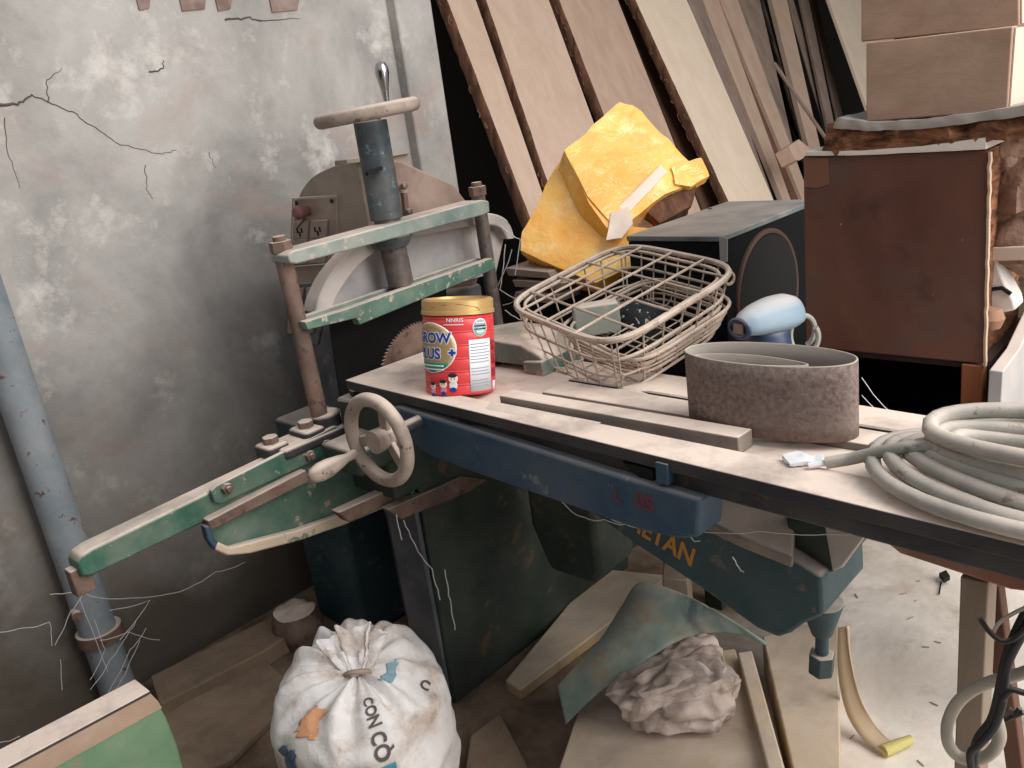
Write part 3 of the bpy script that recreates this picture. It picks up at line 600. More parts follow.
b.tube([fc+sx_*math.cos(a)*.021+uz*(math.sin(a)*.014-.001) for a in [2*math.pi*i/36 for i in range(36)]],.0045,8,True); b.build('nose_ring',nb2,sd)
MB().obox(fc+uz*-.001,sx_*.011,axs*.004,uz*.009).build('nose_button',plain('nose_brown',S(140,118,112),.7),sd,bev=.002)
b=MB(); b.obox(fc,sx_*.019,axs*.0015,uz*.012); b.build('nose_opening',MT['black'],sd,bev=.004)
lo=p0.lerp(p1,.5)-uz*.045; b=MB(); b.lathe([(.024,-.03),(.034,-.026),(.036,0),(.034,.022),(.028,.03)],lo,uz,28); b.build('lower_body',nb2,sd)
b=MB(); P=[]
for i in range(60):
    t=i/59; a=-1.2+t*6.28*1.3; P.append(p1+V((.0,.0,0))+r0*(.006+.022*math.cos(a))+UP*(-.03+.03*math.sin(a)-.012*t)-f0*(.02*t))
b.tube(P,.0045,8); b.build('cord',plain('pale_cord',S(160,158,152),.6),sd)
# ---------------------------------------------------------------- cable coil on the right end of the table
cab=paint('grey_cable',S(138,138,132),S(164,162,154),S(112,102,92),.12,dust=.35,film=.18,sc=10,rough=.65)
cl=thing('cable_coil',(-.2,1.05,.82),'thick coil of pale grey electric cable lying on the right end of the table','cable')
Ls=[(868,462,.832,.25),(876,455,.838,.24),(892,452,.844,.24),(908,448,.848,.235),(922,446,.853,.23),(934,434,.868,.23),(931,424,.890,.23),(936,440,.872,.22),(955,446,.866,.21)]
P=[]; r0n=V((.995,.02,0)).normalized()
for k,(lx,ly,z,rad) in enumerate(Ls):
    l=at(lx,ly,Z=z); c=l+r0n*rad; e1=-r0n; e2=V((-r0n.y,r0n.x,0)); nk=44; z2=Ls[min(k+1,len(Ls)-1)]
    for i in range(nk):
        t=i/nk; a=2*math.pi*t; l2=at(z2[0],z2[1],Z=z2[2]); c2=l2+r0n*z2[3]; cc=c.lerp(c2,t**2*(3-2*t)); rd=rad+(z2[3]-rad)*t; zz=z+(z2[2]-z)*(t**2*(3-2*t))
        P.append(V((cc.x,cc.y,0))+e1*math.cos(a)*rd+e2*math.sin(a)*rd*(.50-.27*k/8)+V((0,0,zz+.006*math.sin(a*2+k)+.004)))
MB().tube(P,.0092,10).build('cable_loops',cab,cl,ang=80)
b=MB(); P=[at(x,y,Z=z) for x,y,z in ((826,463,.827),(850,459,.834),(880,452,.852),(910,447,.868),(936,446,.872),(960,452,.868),(1000,470,.862),(1040,490,.86))]
Q=[]; 
for i in range(len(P)-1):
    for k in range(4): Q.append(P[i].lerp(P[i+1],k/4))
b.tube(Q+[P[-1]],.0078,10); b.build('cable_end',cab,cl,ang=80)
MB().cyl(at(826,463,Z=.827),at(808,466,Z=.825),.004,n=8).build('bare_wire',white,cl)
o=thing('paper_scrap',at(800,462,Z=.822),'torn white scrap at the tip of the grey cable on the table edge','paper scrap')
b=MB(); b.prism(ats([(784,458),(797,455),(812,459),(822,457),(820,465),(806,464),(790,466)],Z=.823),(0,0,.003)); b.build('paper_body',white,o,warp=crumple(.003,40),cut=2)
# ---------------------------------------------------------------- workbench behind
wk=thing('workbench',(-.7,1.9,0),'dark low workbench behind the saw carrying the boxes and the yellow package','bench')
MB().box((-1.52,1.74,.58),(-.86,2.2,.62)).build('bench_top',MT['black'],wk,bev=.004)
MB().box((-1.26,1.60,.58),(-.86,1.76,.62)).build('bench_top',MT['black'],wk,bev=.004)
MB().box((-.86,1.40,.58),(-.22,1.76,.62)).build('bench_top',MT['black'],wk,bev=.004)
for x,y in ((-1.45,1.8),(-1.2,2.12),(-1.07,1.66),(-.27,1.60)): MB().box((x,y,0),(x+.05,y+.05,.58)).build('leg',MT['dgreen'],wk,bev=.003)
# speaker cabinet
YS=1.62; sA=at(722,236,Y=YS); sB=at(634,228,Y=YS); sC=at(806,203,X=sA.x)
spw=thing('speaker_cabinet',((sA.x+sB.x)/2,(YS+sC.y)/2,.62),'black wooden speaker cabinet with dusty slate top and round hole, left of the brown box','speaker cabinet')
spkm=plain('speaker_black',S(15,17,18),.85,spec=.15,bump=.1); spt=paint('slate_top',S(78,88,92),S(96,104,106),None,0,dust=.25,film=.12,sc=5)
b=MB(); zt=sA.z; dep_=.46; x0=sB.x-.02; x1=sA.x
b.prism([(x0,YS,.62),(x1,YS,.62),(x1,YS+dep_,.62),(x0,YS+dep_,.62)],(0,0,zt-.62-.012)); b.build('cabinet_body',spkm,spw,bev=.003)
b=MB(); b.prism([(x0-.002,YS-.003,zt-.012),(x1+.003,YS-.003,zt-.012),(x1+.003,YS+dep_,zt-.012),(x0-.002,YS+dep_,zt-.012)],(0,0,.012)); b.build('cabinet_top',spt,spw,bev=.002)
MB().ring((x1+.001,YS+.19,.80),(1,0,0),.145,.007,56,8).build('speaker_ring',plain('ring_brown',S(74,52,42),.7),spw)
MB().lathe([(0,0),(.13,.0),(.138,.004)],(x1+.002,YS+.19,.80),(1,0,0),48).build('speaker_cone',MT['black'],spw)
for q in ((640,222),(660,219),(700,212),(720,203),(780,195)): 
    p=at(q[0]+10,q[1]-3,Z=zt); 
    if x0<p.x<x1: MB().cyl(p,p+V((0,0,.0015)),.006,n=12).build('screw_head',scr,spw)
MB().prism(ats([(719,237),(727,238),(727,262),(720,262)],Y=YS-.004),(0,.003,0)).build('corner_tape',plain('grey_tape',S(150,150,148),.6),spw)
# lower carton and the big brown box
YB=1.42
bwk=Mat('stained_brown_veneer'); c=bwk.mix(bwk.rng(bwk.noise(3,6,bwk.map((1,1,.8)),dist=.6),.32,.68),S(78,48,38),S(112,74,60)); c=bwk.mix(bwk.rng(bwk.noise(6,5),.5,.72,0,.6),c,S(86,76,72)); c=bwk.mix(bwk.rng(bwk.noise(8,5),.60,.75,0,.6),c,S(40,30,28)); c=bwk.mix(bwk.rng(bwk.noise(60,3),.75,.77),c,S(150,130,118)); bwk.bump(bwk.noise(30,5),.1,.004)
brown=bwk.fin(c,.5,0,.35)
fbm=wood('torn_fibre',S(50,30,22),S(160,108,78),(24,24,70),bump=1.0,blotch=.5,bc=S(24,16,14),bs=20)
edge=plain('raw_chipboard_edge',S(190,164,142),.9,bump=.3)
P=ats([(803,156),(990,150),(985,366),(805,346)],Y=YB); zl=(P[2].z+P[3].z)/2; zt2=(P[0].z+P[1].z)/2
lb=thing('open_box',((P[2].x+P[3].x)/2,YB+.15,.62),'dark open wooden box with orange-brown corner post underneath the big brown box','box')
xa,xb=P[3].x,P[2].x
b=MB(); b.box((xa,YB+.27,.62),(xb,YB+.285,zl-.003)); b.box((xa,YB+.01,.62),(xa+.012,YB+.27,zl-.003)); b.box((xb-.012,YB+.02,.62),(xb,YB+.27,zl-.003)); b.box((xa+.012,YB+.01,.62),(xb-.012,YB+.27,.632)); b.box((xa+.012,YB+.01,zl-.012),(xb-.012,YB+.27,zl-.003))
b.build('box_shell',plain('dark_box_inside',S(48,32,28),.8,bump=.1),lb)
MB().box((xb-.034,YB-.002,.62),(xb-.002,YB+.02,zl-.003)).build('corner_post',wood('orange_brown_post',S(124,72,46),S(148,92,62),dust=.1),lb,bev=.002)
bb=thing('brown_box',((xa+xb)/2,YB+.16,zl),'large stained dark brown wooden box with a flat front, standing right of the speaker cabinet','box')
b=MB(); b.prism([P[0],P[1],V((P[2].x,YB,zl)),V((P[3].x,YB,zl))],(0,.012,0)); b.build('front_panel',brown,bb,bev=.003)
b=MB(); b.prism([V((P[0].x+.004,YB+.012,zl)),V((P[1].x-.014,YB+.012,zl)),V((P[1].x-.014,YB+.26,zl)),V((P[0].x+.004,YB+.26,zl))],(0,0,P[1].z-zl-.006)); b.build('box_body',fbm,bb,warp=crumple(.004,24),cut=3)
b=MB(); b.prism(ats([(804,158),(828,158),(829,184),(818,188),(804,187)],Y=YB-.0012),(0,.001,0)); b.build('lighter_patch',plain('lighter_veneer',S(112,74,58),.55),bb)
b=MB(); q0=at(990,152,Y=YB-.001);q1=at(985,366,Y=YB-.001); b.tube([q0.lerp(q1,i/30)+V((.002*nz((i*.7,0,0),1),0,0)) for i in range(31)],.003,5); b.build('chipped_edge',edge,bb)
# torn layers on top of the brown box
def layer(name,top,bot,Y,d,mat,label,cat,amp,sc,cut=3,part='layer',sub=None):
    pts=ats(top+bot[::-1],Y=Y); o=thing(name,sum(pts,V((0,0,0)))/len(pts)+V((0,d/2,-.01)),label,cat)
    n=len(top); b=MB(); 
    tv=ats(top,Y=Y); bv=ats(bot,Y=Y)
    import bisect
    def interp(L,u): 
        f=u*(len(L)-1); i=min(int(f),len(L)-2); return L[i].lerp(L[i+1],f-i)
    N_=44
    def fn(u,v):
        a=2*math.pi*v; w=(math.sin(a)+1)/2; 
        sq=[(0,0),(.5,0),(1,0),(1,1),(.5,1),(0,1),(0,0)]; f=v*6; i=min(int(f),5); x=sq[i][0]+(sq[i+1][0]-sq[i][0])*(f-i); y=sq[i][1]+(sq[i+1][1]-sq[i][1])*(f-i)
        return interp(bv,u).lerp(interp(tv,u),y)+V((0,d*x,0))
    b.grid(fn,N_,25); b.add([fn(0,k/24) for k in range(24)],[tuple(range(24))]); b.add([fn(1,k/24) for k in range(24)],[tuple(range(24))])
    b.build(part,mat,o,warp=crumple(amp,sc)); return o
layer('paper_sheet',[(806,152),(860,151),(920,147),(985,138)],[(806,155.5),(860,155),(920,152),(986,149)],YB-.004,.30,plain('dusty_white_sheet',S(206,196,186),.85,bump=.1),'thin dusty white sheet lying directly on the big brown box','sheet',.001,20)
layer('torn_fibreboard',[(832,128),(870,131),(920,127),(980,121),(1040,112)],[(826,150),(870,150),(920,146),(985,137),(1040,135)],YB+.004,.28,fbm,'ragged torn brown fibreboard slab between the white sheet and the grey sheet','board',.011,30)
layer('grey_sheet',[(838,119),(870,123),(920,121),(980,113),(1040,104)],[(834,127),(870,130),(920,128),(980,121),(1040,112)],YB-.006,.30,plain('grey_dusty_sheet',S(150,142,136),.9,bump=.2),'bent grey sheet under the two stacked tan boxes','sheet',.003,22)
mdf=wood('tan_fibreboard',S(150,122,104),S(174,146,126),(9,9,16),dust=.3,bump=.25,blotch=.3,bc=S(120,98,84),bs=6)
cream=plain('cream_edge',S(196,178,162),.85)
def mbox(q,d,label,yy,lower=False):
    P=ats(q,Y=yy); o=thing('tan_box',((P[2]+P[3])/2+V((0,d/2,0))),label,'box','stacked tan boxes')
    b=MB(); b.prism(P,(0,d,0)); b.build('box_body',mdf,o,bev=.002)
    b=MB(); b.prism([P[1]+V((.0005,.006,-.003)),P[1]+V((.0005,d-.006,-.003)),P[2]+V((.0005,d-.006,.003)),P[2]+V((.0005,.006,.003))],(.002,0,0)); b.build('side_panel',cream,o)
    return o
mbox([(866,43),(1013,26),(1007,111),(866,122)],.26,'tan fibreboard box lying on the bent grey sheet, lower of the two stacked tan boxes',YB+.005)
mbox([(861,-60),(1019,-66),(1019,26),(861,42)],.24,'tan fibreboard box at the top of the stack above the brown box',YB+.03)
# bits right of the brown box
ragm=wood('brown_fluff',S(120,92,78),S(168,138,120),(20,20,20),bump=.9,blotch=.5,bc=S(60,44,38),bs=14)
o=thing('brown_rag',at(1010,250,Y=1.6),'crumpled brown fluffy padding hanging right of the big brown box','padding')
b=MB()
for (x,y,r) in ((998,165,.028),(1003,205,.03),(1000,240,.024),(1020,190,.045),(1024,240,.05),(1012,140,.03)):
    b.lathe([(0.001,-1*r),(.5*r,-.87*r),(.87*r,-.5*r),(r,0),(.87*r,.5*r),(.5*r,.87*r),(.001,r)],at(x,y,Y=1.56),(0,0,1),20)
b.build('padding_body',ragm,o,warp=crumple(.012,26),cut=1)
o=thing('white_bar',at(1010,254,Y=1.52),'short cream wooden bar sticking out right of the big brown box','bar')
MB().prism(ats([(990,248),(1050,245),(1050,259),(988,262)],Y=1.5),(0,.03,0)).build('bar_body',cream,o,bev=.002)
o=thing('white_casing',at(1000,318,Y=1.52),'white plastic casing with curved dark slots right of the big brown box','casing')
MB().prism(ats([(985,262),(994,256),(1006,285),(1014,300),(1016,310),(984,318)],Y=1.51),(0,.05,0)).build('casing_body',plain('casing_white',S(212,206,200),.5),o,bev=.004)
for pts in (((985,296),(992,289),(1002,288),(1011,294)),): MB().tube(ats(list(pts),Y=1.509),.0035,6).build('casing_slot',MT['black'],o)
o=thing('wooden_ball',at(989,322,Y=1.5),'small round brown lump beneath the white casing','lump')
MB().lathe([(0,-.02),(.016,-.016),(.022,0),(.016,.016),(0,.02)],at(990,318,Y=1.49),(0,0,1),20).build('ball_body',wood('knob_brown',S(140,104,84),S(164,128,106)),o)
o=thing('grey_cabinet',(-.30,1.55,.62),'pale grey metal cabinet side with sloping edge at the right beside the open box','cabinet')
b=MB(); b.prism(ats([(989,370),(1006,348),(1024,310),(1060,240),(1060,470),(984,455)],X=-.355),(.02,0,0)); b.build('cabinet_side',paint('pale_grey_paint',S(160,158,158),S(178,174,172),None,0,dust=.6,film=.15),o,bev=.002)
# ---------------------------------------------------------------- yellow wrapped package
yk=Mat('yellow_plastic_wrap'); c=yk.mix(yk.rng(yk.noise(7,5),.35,.65),S(244,170,62),S(253,200,100)); c=yk.mix(yk.rng(yk.noise(9,5,rough=.7),.56,.68,0,.55),c,S(255,232,170)); c=yk.dusted(c,.25)  # cream patches paint in the wrap's pale reflections
yk.bump(yk.noise(22,5,dist=1.2),.45,.012); yel=yk.fin(c,.2,0,.6)
clear=plain('shiny_tape',S(226,206,190),.2,0,0,.7,bump=.3,bs=30)
yp=at(600,200,D=2.2); yn=(-f0*.78+UP*.62).normalized()
yo=thing('yellow_package',(yp.x,yp.y,.86),'crumpled yellow plastic-wrapped package with shiny tape leaning against the planks','package')
def yblk(q,off,d,name,amp,seed,tilt=0,mat=None,cut=3):
    n2=(yn+r0*tilt).normalized(); P=ats(q,P=(yp+yn*off,n2)); b=MB(); b.prism(P,-n2*d)
    return b.build(name,mat or yel,yo,warp=crumple(amp*.7,9,seed),cut=cut,bev=0,ang=50)
yblk([(566,152),(594,127),(620,103),(632,106),(666,140),(698,172),(694,183),(664,194),(640,212),(612,234),(590,204)],.02,.17,'upper_wrap',.010,1,.25)
yblk([(566,154),(545,192),(524,232),(522,250),(548,262),(596,282),(640,262),(652,232),(622,226),(596,200)],-.02,.16,'lower_wrap',.010,2,-.25)
yblk([(617,209),(640,186),(661,165),(667,172),(650,190),(625,216)],.032,.006,'tape_strip',.002,3,.25,clear,2)
yblk([(566,152),(574,150),(600,184),(622,212),(616,228),(588,196)],.028,.006,'wrap_fold',.006,4,.2,None,2)
yblk([(612,214),(628,208),(632,224),(622,238),(606,240)],.03,.006,'torn_flap',.008,6,.0,clear,2)
yblk([(672,168),(700,160),(706,176),(690,186),(676,184)],.02,.03,'torn_flap',.014,9,.2,None,3)
yblk([(640,204),(694,182),(690,206),(660,222)],-.05,.04,'dark_inside',.012,5,0,MT['bark'],3)
o=thing('dark_crate',(-1.33,1.98,.62),'dark box supporting the yellow package behind the baskets','crate')
b=MB(); b.prism(ats([(530,262),(600,285),(640,270),(640,340),(530,340)],Y=1.72),(0,.25,0)); b.build('crate_body',MT['black'],o,bev=.004)
for k,(q,lbl) in enumerate((([(505,268),(548,272),(552,279),(508,276)],'topmost dusty wood scrap beside the right guide rod'),([(512,280),(566,283),(560,290),(515,287)],'dusty flat offcut under the topmost scrap beside the guide rod'),([(515,292),(558,295),(556,304),(512,300)],'lower dusty offcut behind the left end of the wire basket'))):
    o=thing('wood_scrap',at(530,q[0][1],Y=1.62),lbl,'offcut','dusty offcuts by the guide rod'); MB().prism(ats(q,Y=1.62),(.0,.10,.0)).build('scrap_body',WB[3],o,bev=.002)
# ---------------------------------------------------------------- support stand at the right end
st=thing('support_stand',(-.25,1.0,0),'weathered wooden leg with red-brown top rail under the right end of the table','stand')
P=ats([(880,538),(1060,575),(1060,596),(1010,590),(900,554)],Y=.99); MB().prism(P,(0,.045,0)).build('top_rail',paint('red_brown_rail',S(120,72,56),S(146,92,74),S(90,80,74),.15,dust=.4,film=.1),st,bev=.003)
lw=wood('grey_leg_wood',S(128,112,98),S(154,138,122),(12,12,2),bump=.5)
a=at(978,574,Y=1.01); MB().box((a.x-.0155,.995,0),(a.x+.0155,1.035,a.z+.0)).build('leg',lw,st,bev=.002)
a=at(992,580,Y=1.05); c=at(1016,760,Y=1.12); d=c-a; MB().obox(a+d*.8,d*.8,V((.011,0,0)),V((0,.012,0))).build('brace',WB[4],st,bev=.002)
hose=paint('grey_hose',S(150,144,132),S(176,168,154),None,0,dust=.3,film=.15); blk=plain('black_cable',S(36,35,38),.55,dust=.4)
o=thing('hose',at(975,760,Y=.92),'pale grey hose curving in a loop at the lower right beside the wooden leg','hose')
MB().tube(smooth(ats([(1050,662),(1020,674),(985,684),(960,700),(948,722),(948,742),(958,756),(976,760),(992,752),(1000,736),(996,716)],Y=.93)),.0072,10).build('hose_loop',hose,o,ang=80)
o=thing('cable_bundle',at(990,700,Y=.90),'black cables hanging in a twisted bundle at the lower right edge','cable')
for k,pts in enumerate((((1040,590),(1020,625),(1006,660),(1000,690),(992,720),(976,745),(972,790)),((1044,602),(1024,632),(1008,664),(1003,700),(994,728),(980,744),(970,756),(976,790)),((980,618),(988,630),(1000,640),(1012,640),(1024,630),(1036,618)),((1002,700),(1012,690),(1026,693),(1040,688)))):
    MB().tube(smooth(ats(list(pts),Y=.905-.006*k)),(.0055,.0045,.003,.0035)[k],8).build('cable_strand',blk,o,ang=80)
for pts in (((1008,708),(1016,716),(1024,712)),((1006,720),(1014,716),(1020,708))): MB().tube(ats(list(pts),Y=.89),.0028,6).build('cable_barb',blk,o)
o=thing('thin_wire',at(1000,640,Y=.93),'thin pale wire looped over the black cable bundle','wire')
MB().tube(smooth(ats([(996,640),(994,632),(1000,622),(1016,612),(1030,606)],Y=.895)),.0022,6).build('wire_loop',hose,o)
# ---------------------------------------------------------------- floor clutter
fl=wood('dusty_floor_plank',S(146,126,106),S(196,178,156),(10,10,3),bump=.5,blotch=.8,bc=S(176,150,96),bs=7,dust=.4)
def fboard(q,z,th,label,mat=fl,name='floor_plank',cat='plank'):
    P=ats(q,Z=z); c=sum(P,V((0,0,0)))/len(P); o=thing(name,(c.x,c.y,z-th),label,cat,'boards lying on the floor' if cat=='plank' else None); MB().prism([p-V((0,0,th)) for p in P],(0,0,th)).build('plank_body',mat,o,bev=.004); return o
fboard([(592,668),(735,648),(786,800),(548,800)],.10,.10,'wide dusty plank on the floor under the crumpled bag')
fboard([(737,652),(752,650),(794,800),(776,800)],.13,.13,'narrow upright-edged slat between the two wide floor planks')
fboard([(762,636),(800,626),(838,618),(842,800),(800,800)],.10,.10,'wide dusty floor plank right of the slat, under the levelling bolt')
fboard([(598,568),(668,575),(640,600),(560,660),(520,690),(505,680)],.03,.03,'dusty board lying on the floor along the dark base cabinet')
fboard([(664,556),(690,560),(688,580),(662,578)],.2,.2,'small pale block standing behind the green tarp sheet',mat=lw,name='wood_block',cat='block')
dirt=wood('grimy_floor_board',S(126,106,88),S(152,132,114),(8,8,2),bump=.5,blotch=.5,bc=S(64,52,42),bs=6)
fboard([(150,676),(280,612),(300,628),(262,652),(160,704)],.05,.05,'grimy brown board on the floor along the left wall',mat=dirt)
fboard([(150,708),(262,656),(300,690),(230,760),(180,780)],.02,.02,'wide dark board on the floor left of the white sack',mat=dirt)
fboard([(470,735),(500,712),(530,770),(500,810),(460,800)],.03,.03,'dark grimy board on the floor right of the white sack',mat=dirt)
o=thing('rusty_block',at(298,618,Z=0.05),'rusty lump on the floor between the left wall and the machine base','lump')
b=MB(); b.lathe([(.001,-.05),(.05,-.045),(.06,0),(.05,.04),(.001,.05)],at(298,625,Z=0.05),(0,0,1),20); b.build('lump_body',MT['rust'],o,warp=crumple(.012,14),cut=1)
# crumpled bag
bk=Mat('mauve_crumpled_paper'); c=bk.mix(bk.rng(bk.noise(9,5),.35,.65),S(160,142,130),S(196,180,170)); c=bk.mix(bk.rng(bk.noise(14,5),.58,.7,0,.7),c,S(96,78,70)); bk.bump(bk.noise(34,4,dist=1),.4,.008); bagm=bk.fin(c,.6,0,.4)
bc_=at(674,686,Z=.16); o=thing('crumpled_bag',(bc_.x,bc_.y,.10),'crumpled mauve-grey paper bag lying on the wide plank beneath the green sheet','bag')
rb=random.Random(5); nu_,nv_=22,13; jit={}
def bagf(u,v):
    i_=int(round(u*nu_))%nu_; j_=int(round(v*(nv_-1))); 
    if (i_,j_) not in jit: jit[(i_,j_)]=(rb.uniform(-.5,.5),rb.uniform(-.45,.45),rb.uniform(-1,1))
    du,dv_,dr=jit[(i_,j_)]
    if j_ in (0,nv_-1): du=dv_=dr=0
    a=2*math.pi*(u+du/nu_); ph=-math.pi/2+math.pi*(v+dv_/(nv_-1)); x=math.cos(ph)*math.cos(a); y=math.cos(ph)*math.sin(a); z=math.sin(ph)
    e=lambda q:math.copysign(abs(q)**.6,q)
    p=V((e(x),e(y),e(z)))*(1+.11*dr+(.10 if dr>.55 else 0)); q=bc_+r0*p.x*.118+f0*p.y*.085+UP*p.z*.057; q.z=max(q.z,.102); return q
b=MB(); b.grid(bagf,nu_,nv_,True); b.f=[t for f in b.f for t in ((f[0],f[1],f[2]),(f[0],f[2],f[3]))]
def bagw(p,n): return p+n*(.006*(1-2*abs(nz(p,26,3)))+.003*nz(p,60,1))
b.build('bag_body',bagm,o,warp=bagw,cut=3,ang=60)
# green-grey sheet draped over the bag
tk=Mat('green_grey_sheet'); c=tk.mix(tk.rng(tk.noise(6,5),.38,.62),S(116,132,124),S(164,172,158)); c=tk.mix(tk.rng(tk.noise(11,6,rough=.75),.48,.62,0,.85),c,S(150,132,112)); c=tk.mix(tk.rng(tk.noise(7,6,dist=.8),.56,.68,0,.75),c,S(64,72,84)); c=tk.dusted(c,.25,.75,1.0); tk.bump(tk.noise(30,5),.3,.005); tarp=tk.fin(c,.8,0,.3)
bp=[(558,686,.16),(598,642,.235),(622,606,.28),(644,582,.315),(700,606,.315),(766,643,.265)]
fp=[(566,724,.10),(600,692,.17),(640,664,.225),(690,638,.265),(738,634,.275),(767,647,.262)]
bp=smooth([at(x,y,Z=z) for x,y,z in bp]); fp=smooth([at(x,y,Z=z) for x,y,z in fp])
def tf(u,v):
    f=u*(len(bp)-1); i=min(int(f),len(bp)-2); a=bp[i].lerp(bp[i+1],f-i); c=fp[i].lerp(fp[i+1],f-i)
    p=a.lerp(c,v); return p+UP*(.03*math.sin(v*math.pi)*math.sin(u*math.pi)*.8+.006*nz(p,9))
o=thing('draped_sheet',(-.88,1.12,.1),'stiff green-grey sheet bent over the crumpled bag under the saw beam','sheet')
b=MB(); b.grid(tf,60,24); b.build('sheet_body',tarp,o,solid=.004)
# curled strip on the floor
o=thing('paper_strip',at(870,735,Z=0),'curled tan paper strip hanging beside the right floor plank','strip')
L1=[(838,628,.30),(838,672,.17),(846,712,.06),(862,738,.01),(884,754,.004)]; L2=[(846,626,.31),(850,660,.21),(860,698,.10),(876,726,.03),(895,746,.006)]
L1=smooth([at(x,y,Z=z+.01) for x,y,z in L1]);L2=smooth([at(x,y,Z=z+.01) for x,y,z in L2])
b=MB(); b.grid(lambda u,v:L1[int(round(u*(len(L1)-1)))].lerp(L2[int(round(u*(len(L2)-1)))],v)+r0*.012*math.sin(v*3.14),len(L1),6); b.build('strip_body',plain('strip_tan',S(186,164,138),.8),o,solid=.002)
o=thing('yellow_green_roll',at(897,744,Z=.012),'small crumpled yellow-green roll on the pale floor at the end of the curled strip','roll')
b=MB(); b.cyl(at(884,751,Z=.014),at(910,740,Z=.014),.011,.008,n=16); b.build('roll_body',plain('yellow_green',S(190,180,112),.7),o,warp=crumple(.003,50),cut=1)
o=thing('black_scrap',at(943,580,Z=.004),'small black scrap lying on the pale concrete floor near the wooden leg','scrap')
b=MB(); b.prism(ats([(939,577),(946,574),(950,580),(944,583)],Z=.012),(0,0,.012)); b.cyl(at(941,582,Z=.006),at(939,594,Z=.006),.002,n=6); b.build('scrap_body',MT['black'],o)
g=MB()
for k in range(16):
    x=random.uniform(850,1000);y=random.uniform(560,765)
    p=at(x,y,Z=.002); a=random.random()*6.28; l=random.uniform(.003,.010); q=V((math.cos(a),math.sin(a),0)); g.obox(p,q*l,V((-q.y,q.x,0))*random.uniform(.0006,.0014),V((0,0,.001)))
tag(g.build('wood_chips',plain('chip_brown',S(156,138,120),.9)),'scattered small wood chips on the pale concrete floor','wood chips',kind='stuff')
# ---------------------------------------------------------------- green cover in the near left corner
XG2=-1.3
o=thing('green_cover',at(150,760,X=XG2-.03)*1,'pale green painted cabinet with cream top strip at the bottom left corner','cabinet'); o.location.z=0
q=ats([(-90,822),(150,693),(158,701),(168,720),(178,745),(186,775)],X=XG2); c=q[-1]
face=q+[V((XG2,c.y,0)),V((XG2,q[0].y,0))]
g1=paint('fresh_green_paint',S(80,114,84),S(96,130,98),S(120,110,90),.06,dust=.3,film=.08,sc=4)
b=MB(); b.prism(face,(-.05,0,0)); b.build('cover_body',g1,o,bev=.006)
b=MB(); b.prism(ats([(-90,822),(150,693),(158,701),(162,708),(40,776),(-90,850)],X=XG2+.002),(-.002,0,0)); b.build('worn_band',paint('worn_tan_band',S(142,116,96),S(158,132,110),None,0,dust=.2,film=.1),o)
a,c=at(-90,822,X=XG2),at(150,693,X=XG2); b=MB(); b.prism([a+V((.004,0,0)),c+V((.004,0,0)),c+V((-.052,0,0)),a+V((-.052,0,0))],(0,0,.006)); b.build('top_strip',MT['deck'],o,bev=.002)
# ---------------------------------------------------------------- white sack
sk=Mat('white_woven_sack'); c=sk.mix(sk.rng(sk.noise(5,5),.35,.65),S(196,190,186),S(228,224,222)); c=sk.mix(sk.rng(sk.noise(8,6,rough=.7),.50,.68,0,.85),c,S(158,130,108)); c=sk.mix(sk.rng(sk.noise(16,5,rough=.7),.60,.72,0,.5),c,S(112,98,90))
sk.bump(sk.noise(40,5,dist=.8),.35,.006); skm=sk.fin(c,.55,0,.4)
top=at(358,675,D=1.50); gax=V((top.x,top.y,0)); sh_=.325; srad=.152; zs=top.z
scn=V((gax.x,gax.y,0))+V((-.032,.012,0))
so=thing('white_sack',(scn.x,scn.y,0),'full white woven sack with tied gathered top, on the floor before the saw','sack')
az_far=math.atan2(gax.y,gax.x)
def sackp(a,t,off=0):   # t 0 = bottom, 1 = tie
    z0=zs-.085
    fold=math.sin(a*9+2.0*math.sin(a*2))*.5+math.sin(a*17+1.3*math.sin(a*3))*.35
    d=V((math.cos(a),math.sin(a),0))
    if t<.5:
        q=t/.5; rad=srad*(.86+.15*math.sin(q*math.pi*.58)); p=V((scn.x,scn.y,0))+d*(rad+.004*q*fold)+UP*(z0*q)
    else:
        q=(t-.5)/.5; far=(1+math.cos(a-az_far))/2; rad=srad*(.86+.15*math.sin(math.pi*.58))
        ringp=V((scn.x,scn.y,z0))+d*rad; T=V((gax.x,gax.y,zs))
        p=ringp.lerp(T,q**1.15); p.z=z0+(zs-z0)*q+(.026+.048*far**1.3)*math.sin(math.pi*min(1,q**.8))
        amp=.011*min(1,q*2.2)*min(1,(1-q)*5+.35)
        p+=UP*amp*fold*1.1+d*amp*fold*.5
    n=(d+V((0,0,.5))).normalized()
    return p+n*(.010*(1-2*abs(nz(p,8,2)))+.005*(1-2*abs(nz(p,19,4)))+off)
b=MB(); b.grid(lambda u,v:sackp(2*math.pi*u,v*.99),160,70,True); b.add([sackp(2*math.pi*k/40,0) for k in range(40)],[tuple(range(40))]); sb=b.build('sack_body',skm,so,ang=60)
# gathered neck flopping behind the tie
b=MB(); nk=gax+V((0,0,zs-.0))
def neck(u,v):
    a=2*math.pi*u; w=.014+.034*v**.8; f=math.sin(a*7)*.22+math.sin(a*13+1)*.12
    ctr=nk+f0*(.045*v)-r0*(.008*v)+UP*(.042*v)
    return ctr+(r0*math.cos(a)*w*(1.15+f)+UP*math.sin(a)*w*(.42+f*.5)+f0*(math.sin(a)*.014*v+.012*f*v))
b.grid(neck,90,20,True); b.build('gathered_neck',skm,so,solid=.002,ang=60,warp=crumple(.006,24))
MB().ring(nk+UP*.002,(f0*.7+UP*.7),.021,.005,30,7).build('tie_cord',plain('tie_brown',S(150,132,116),.8),so)
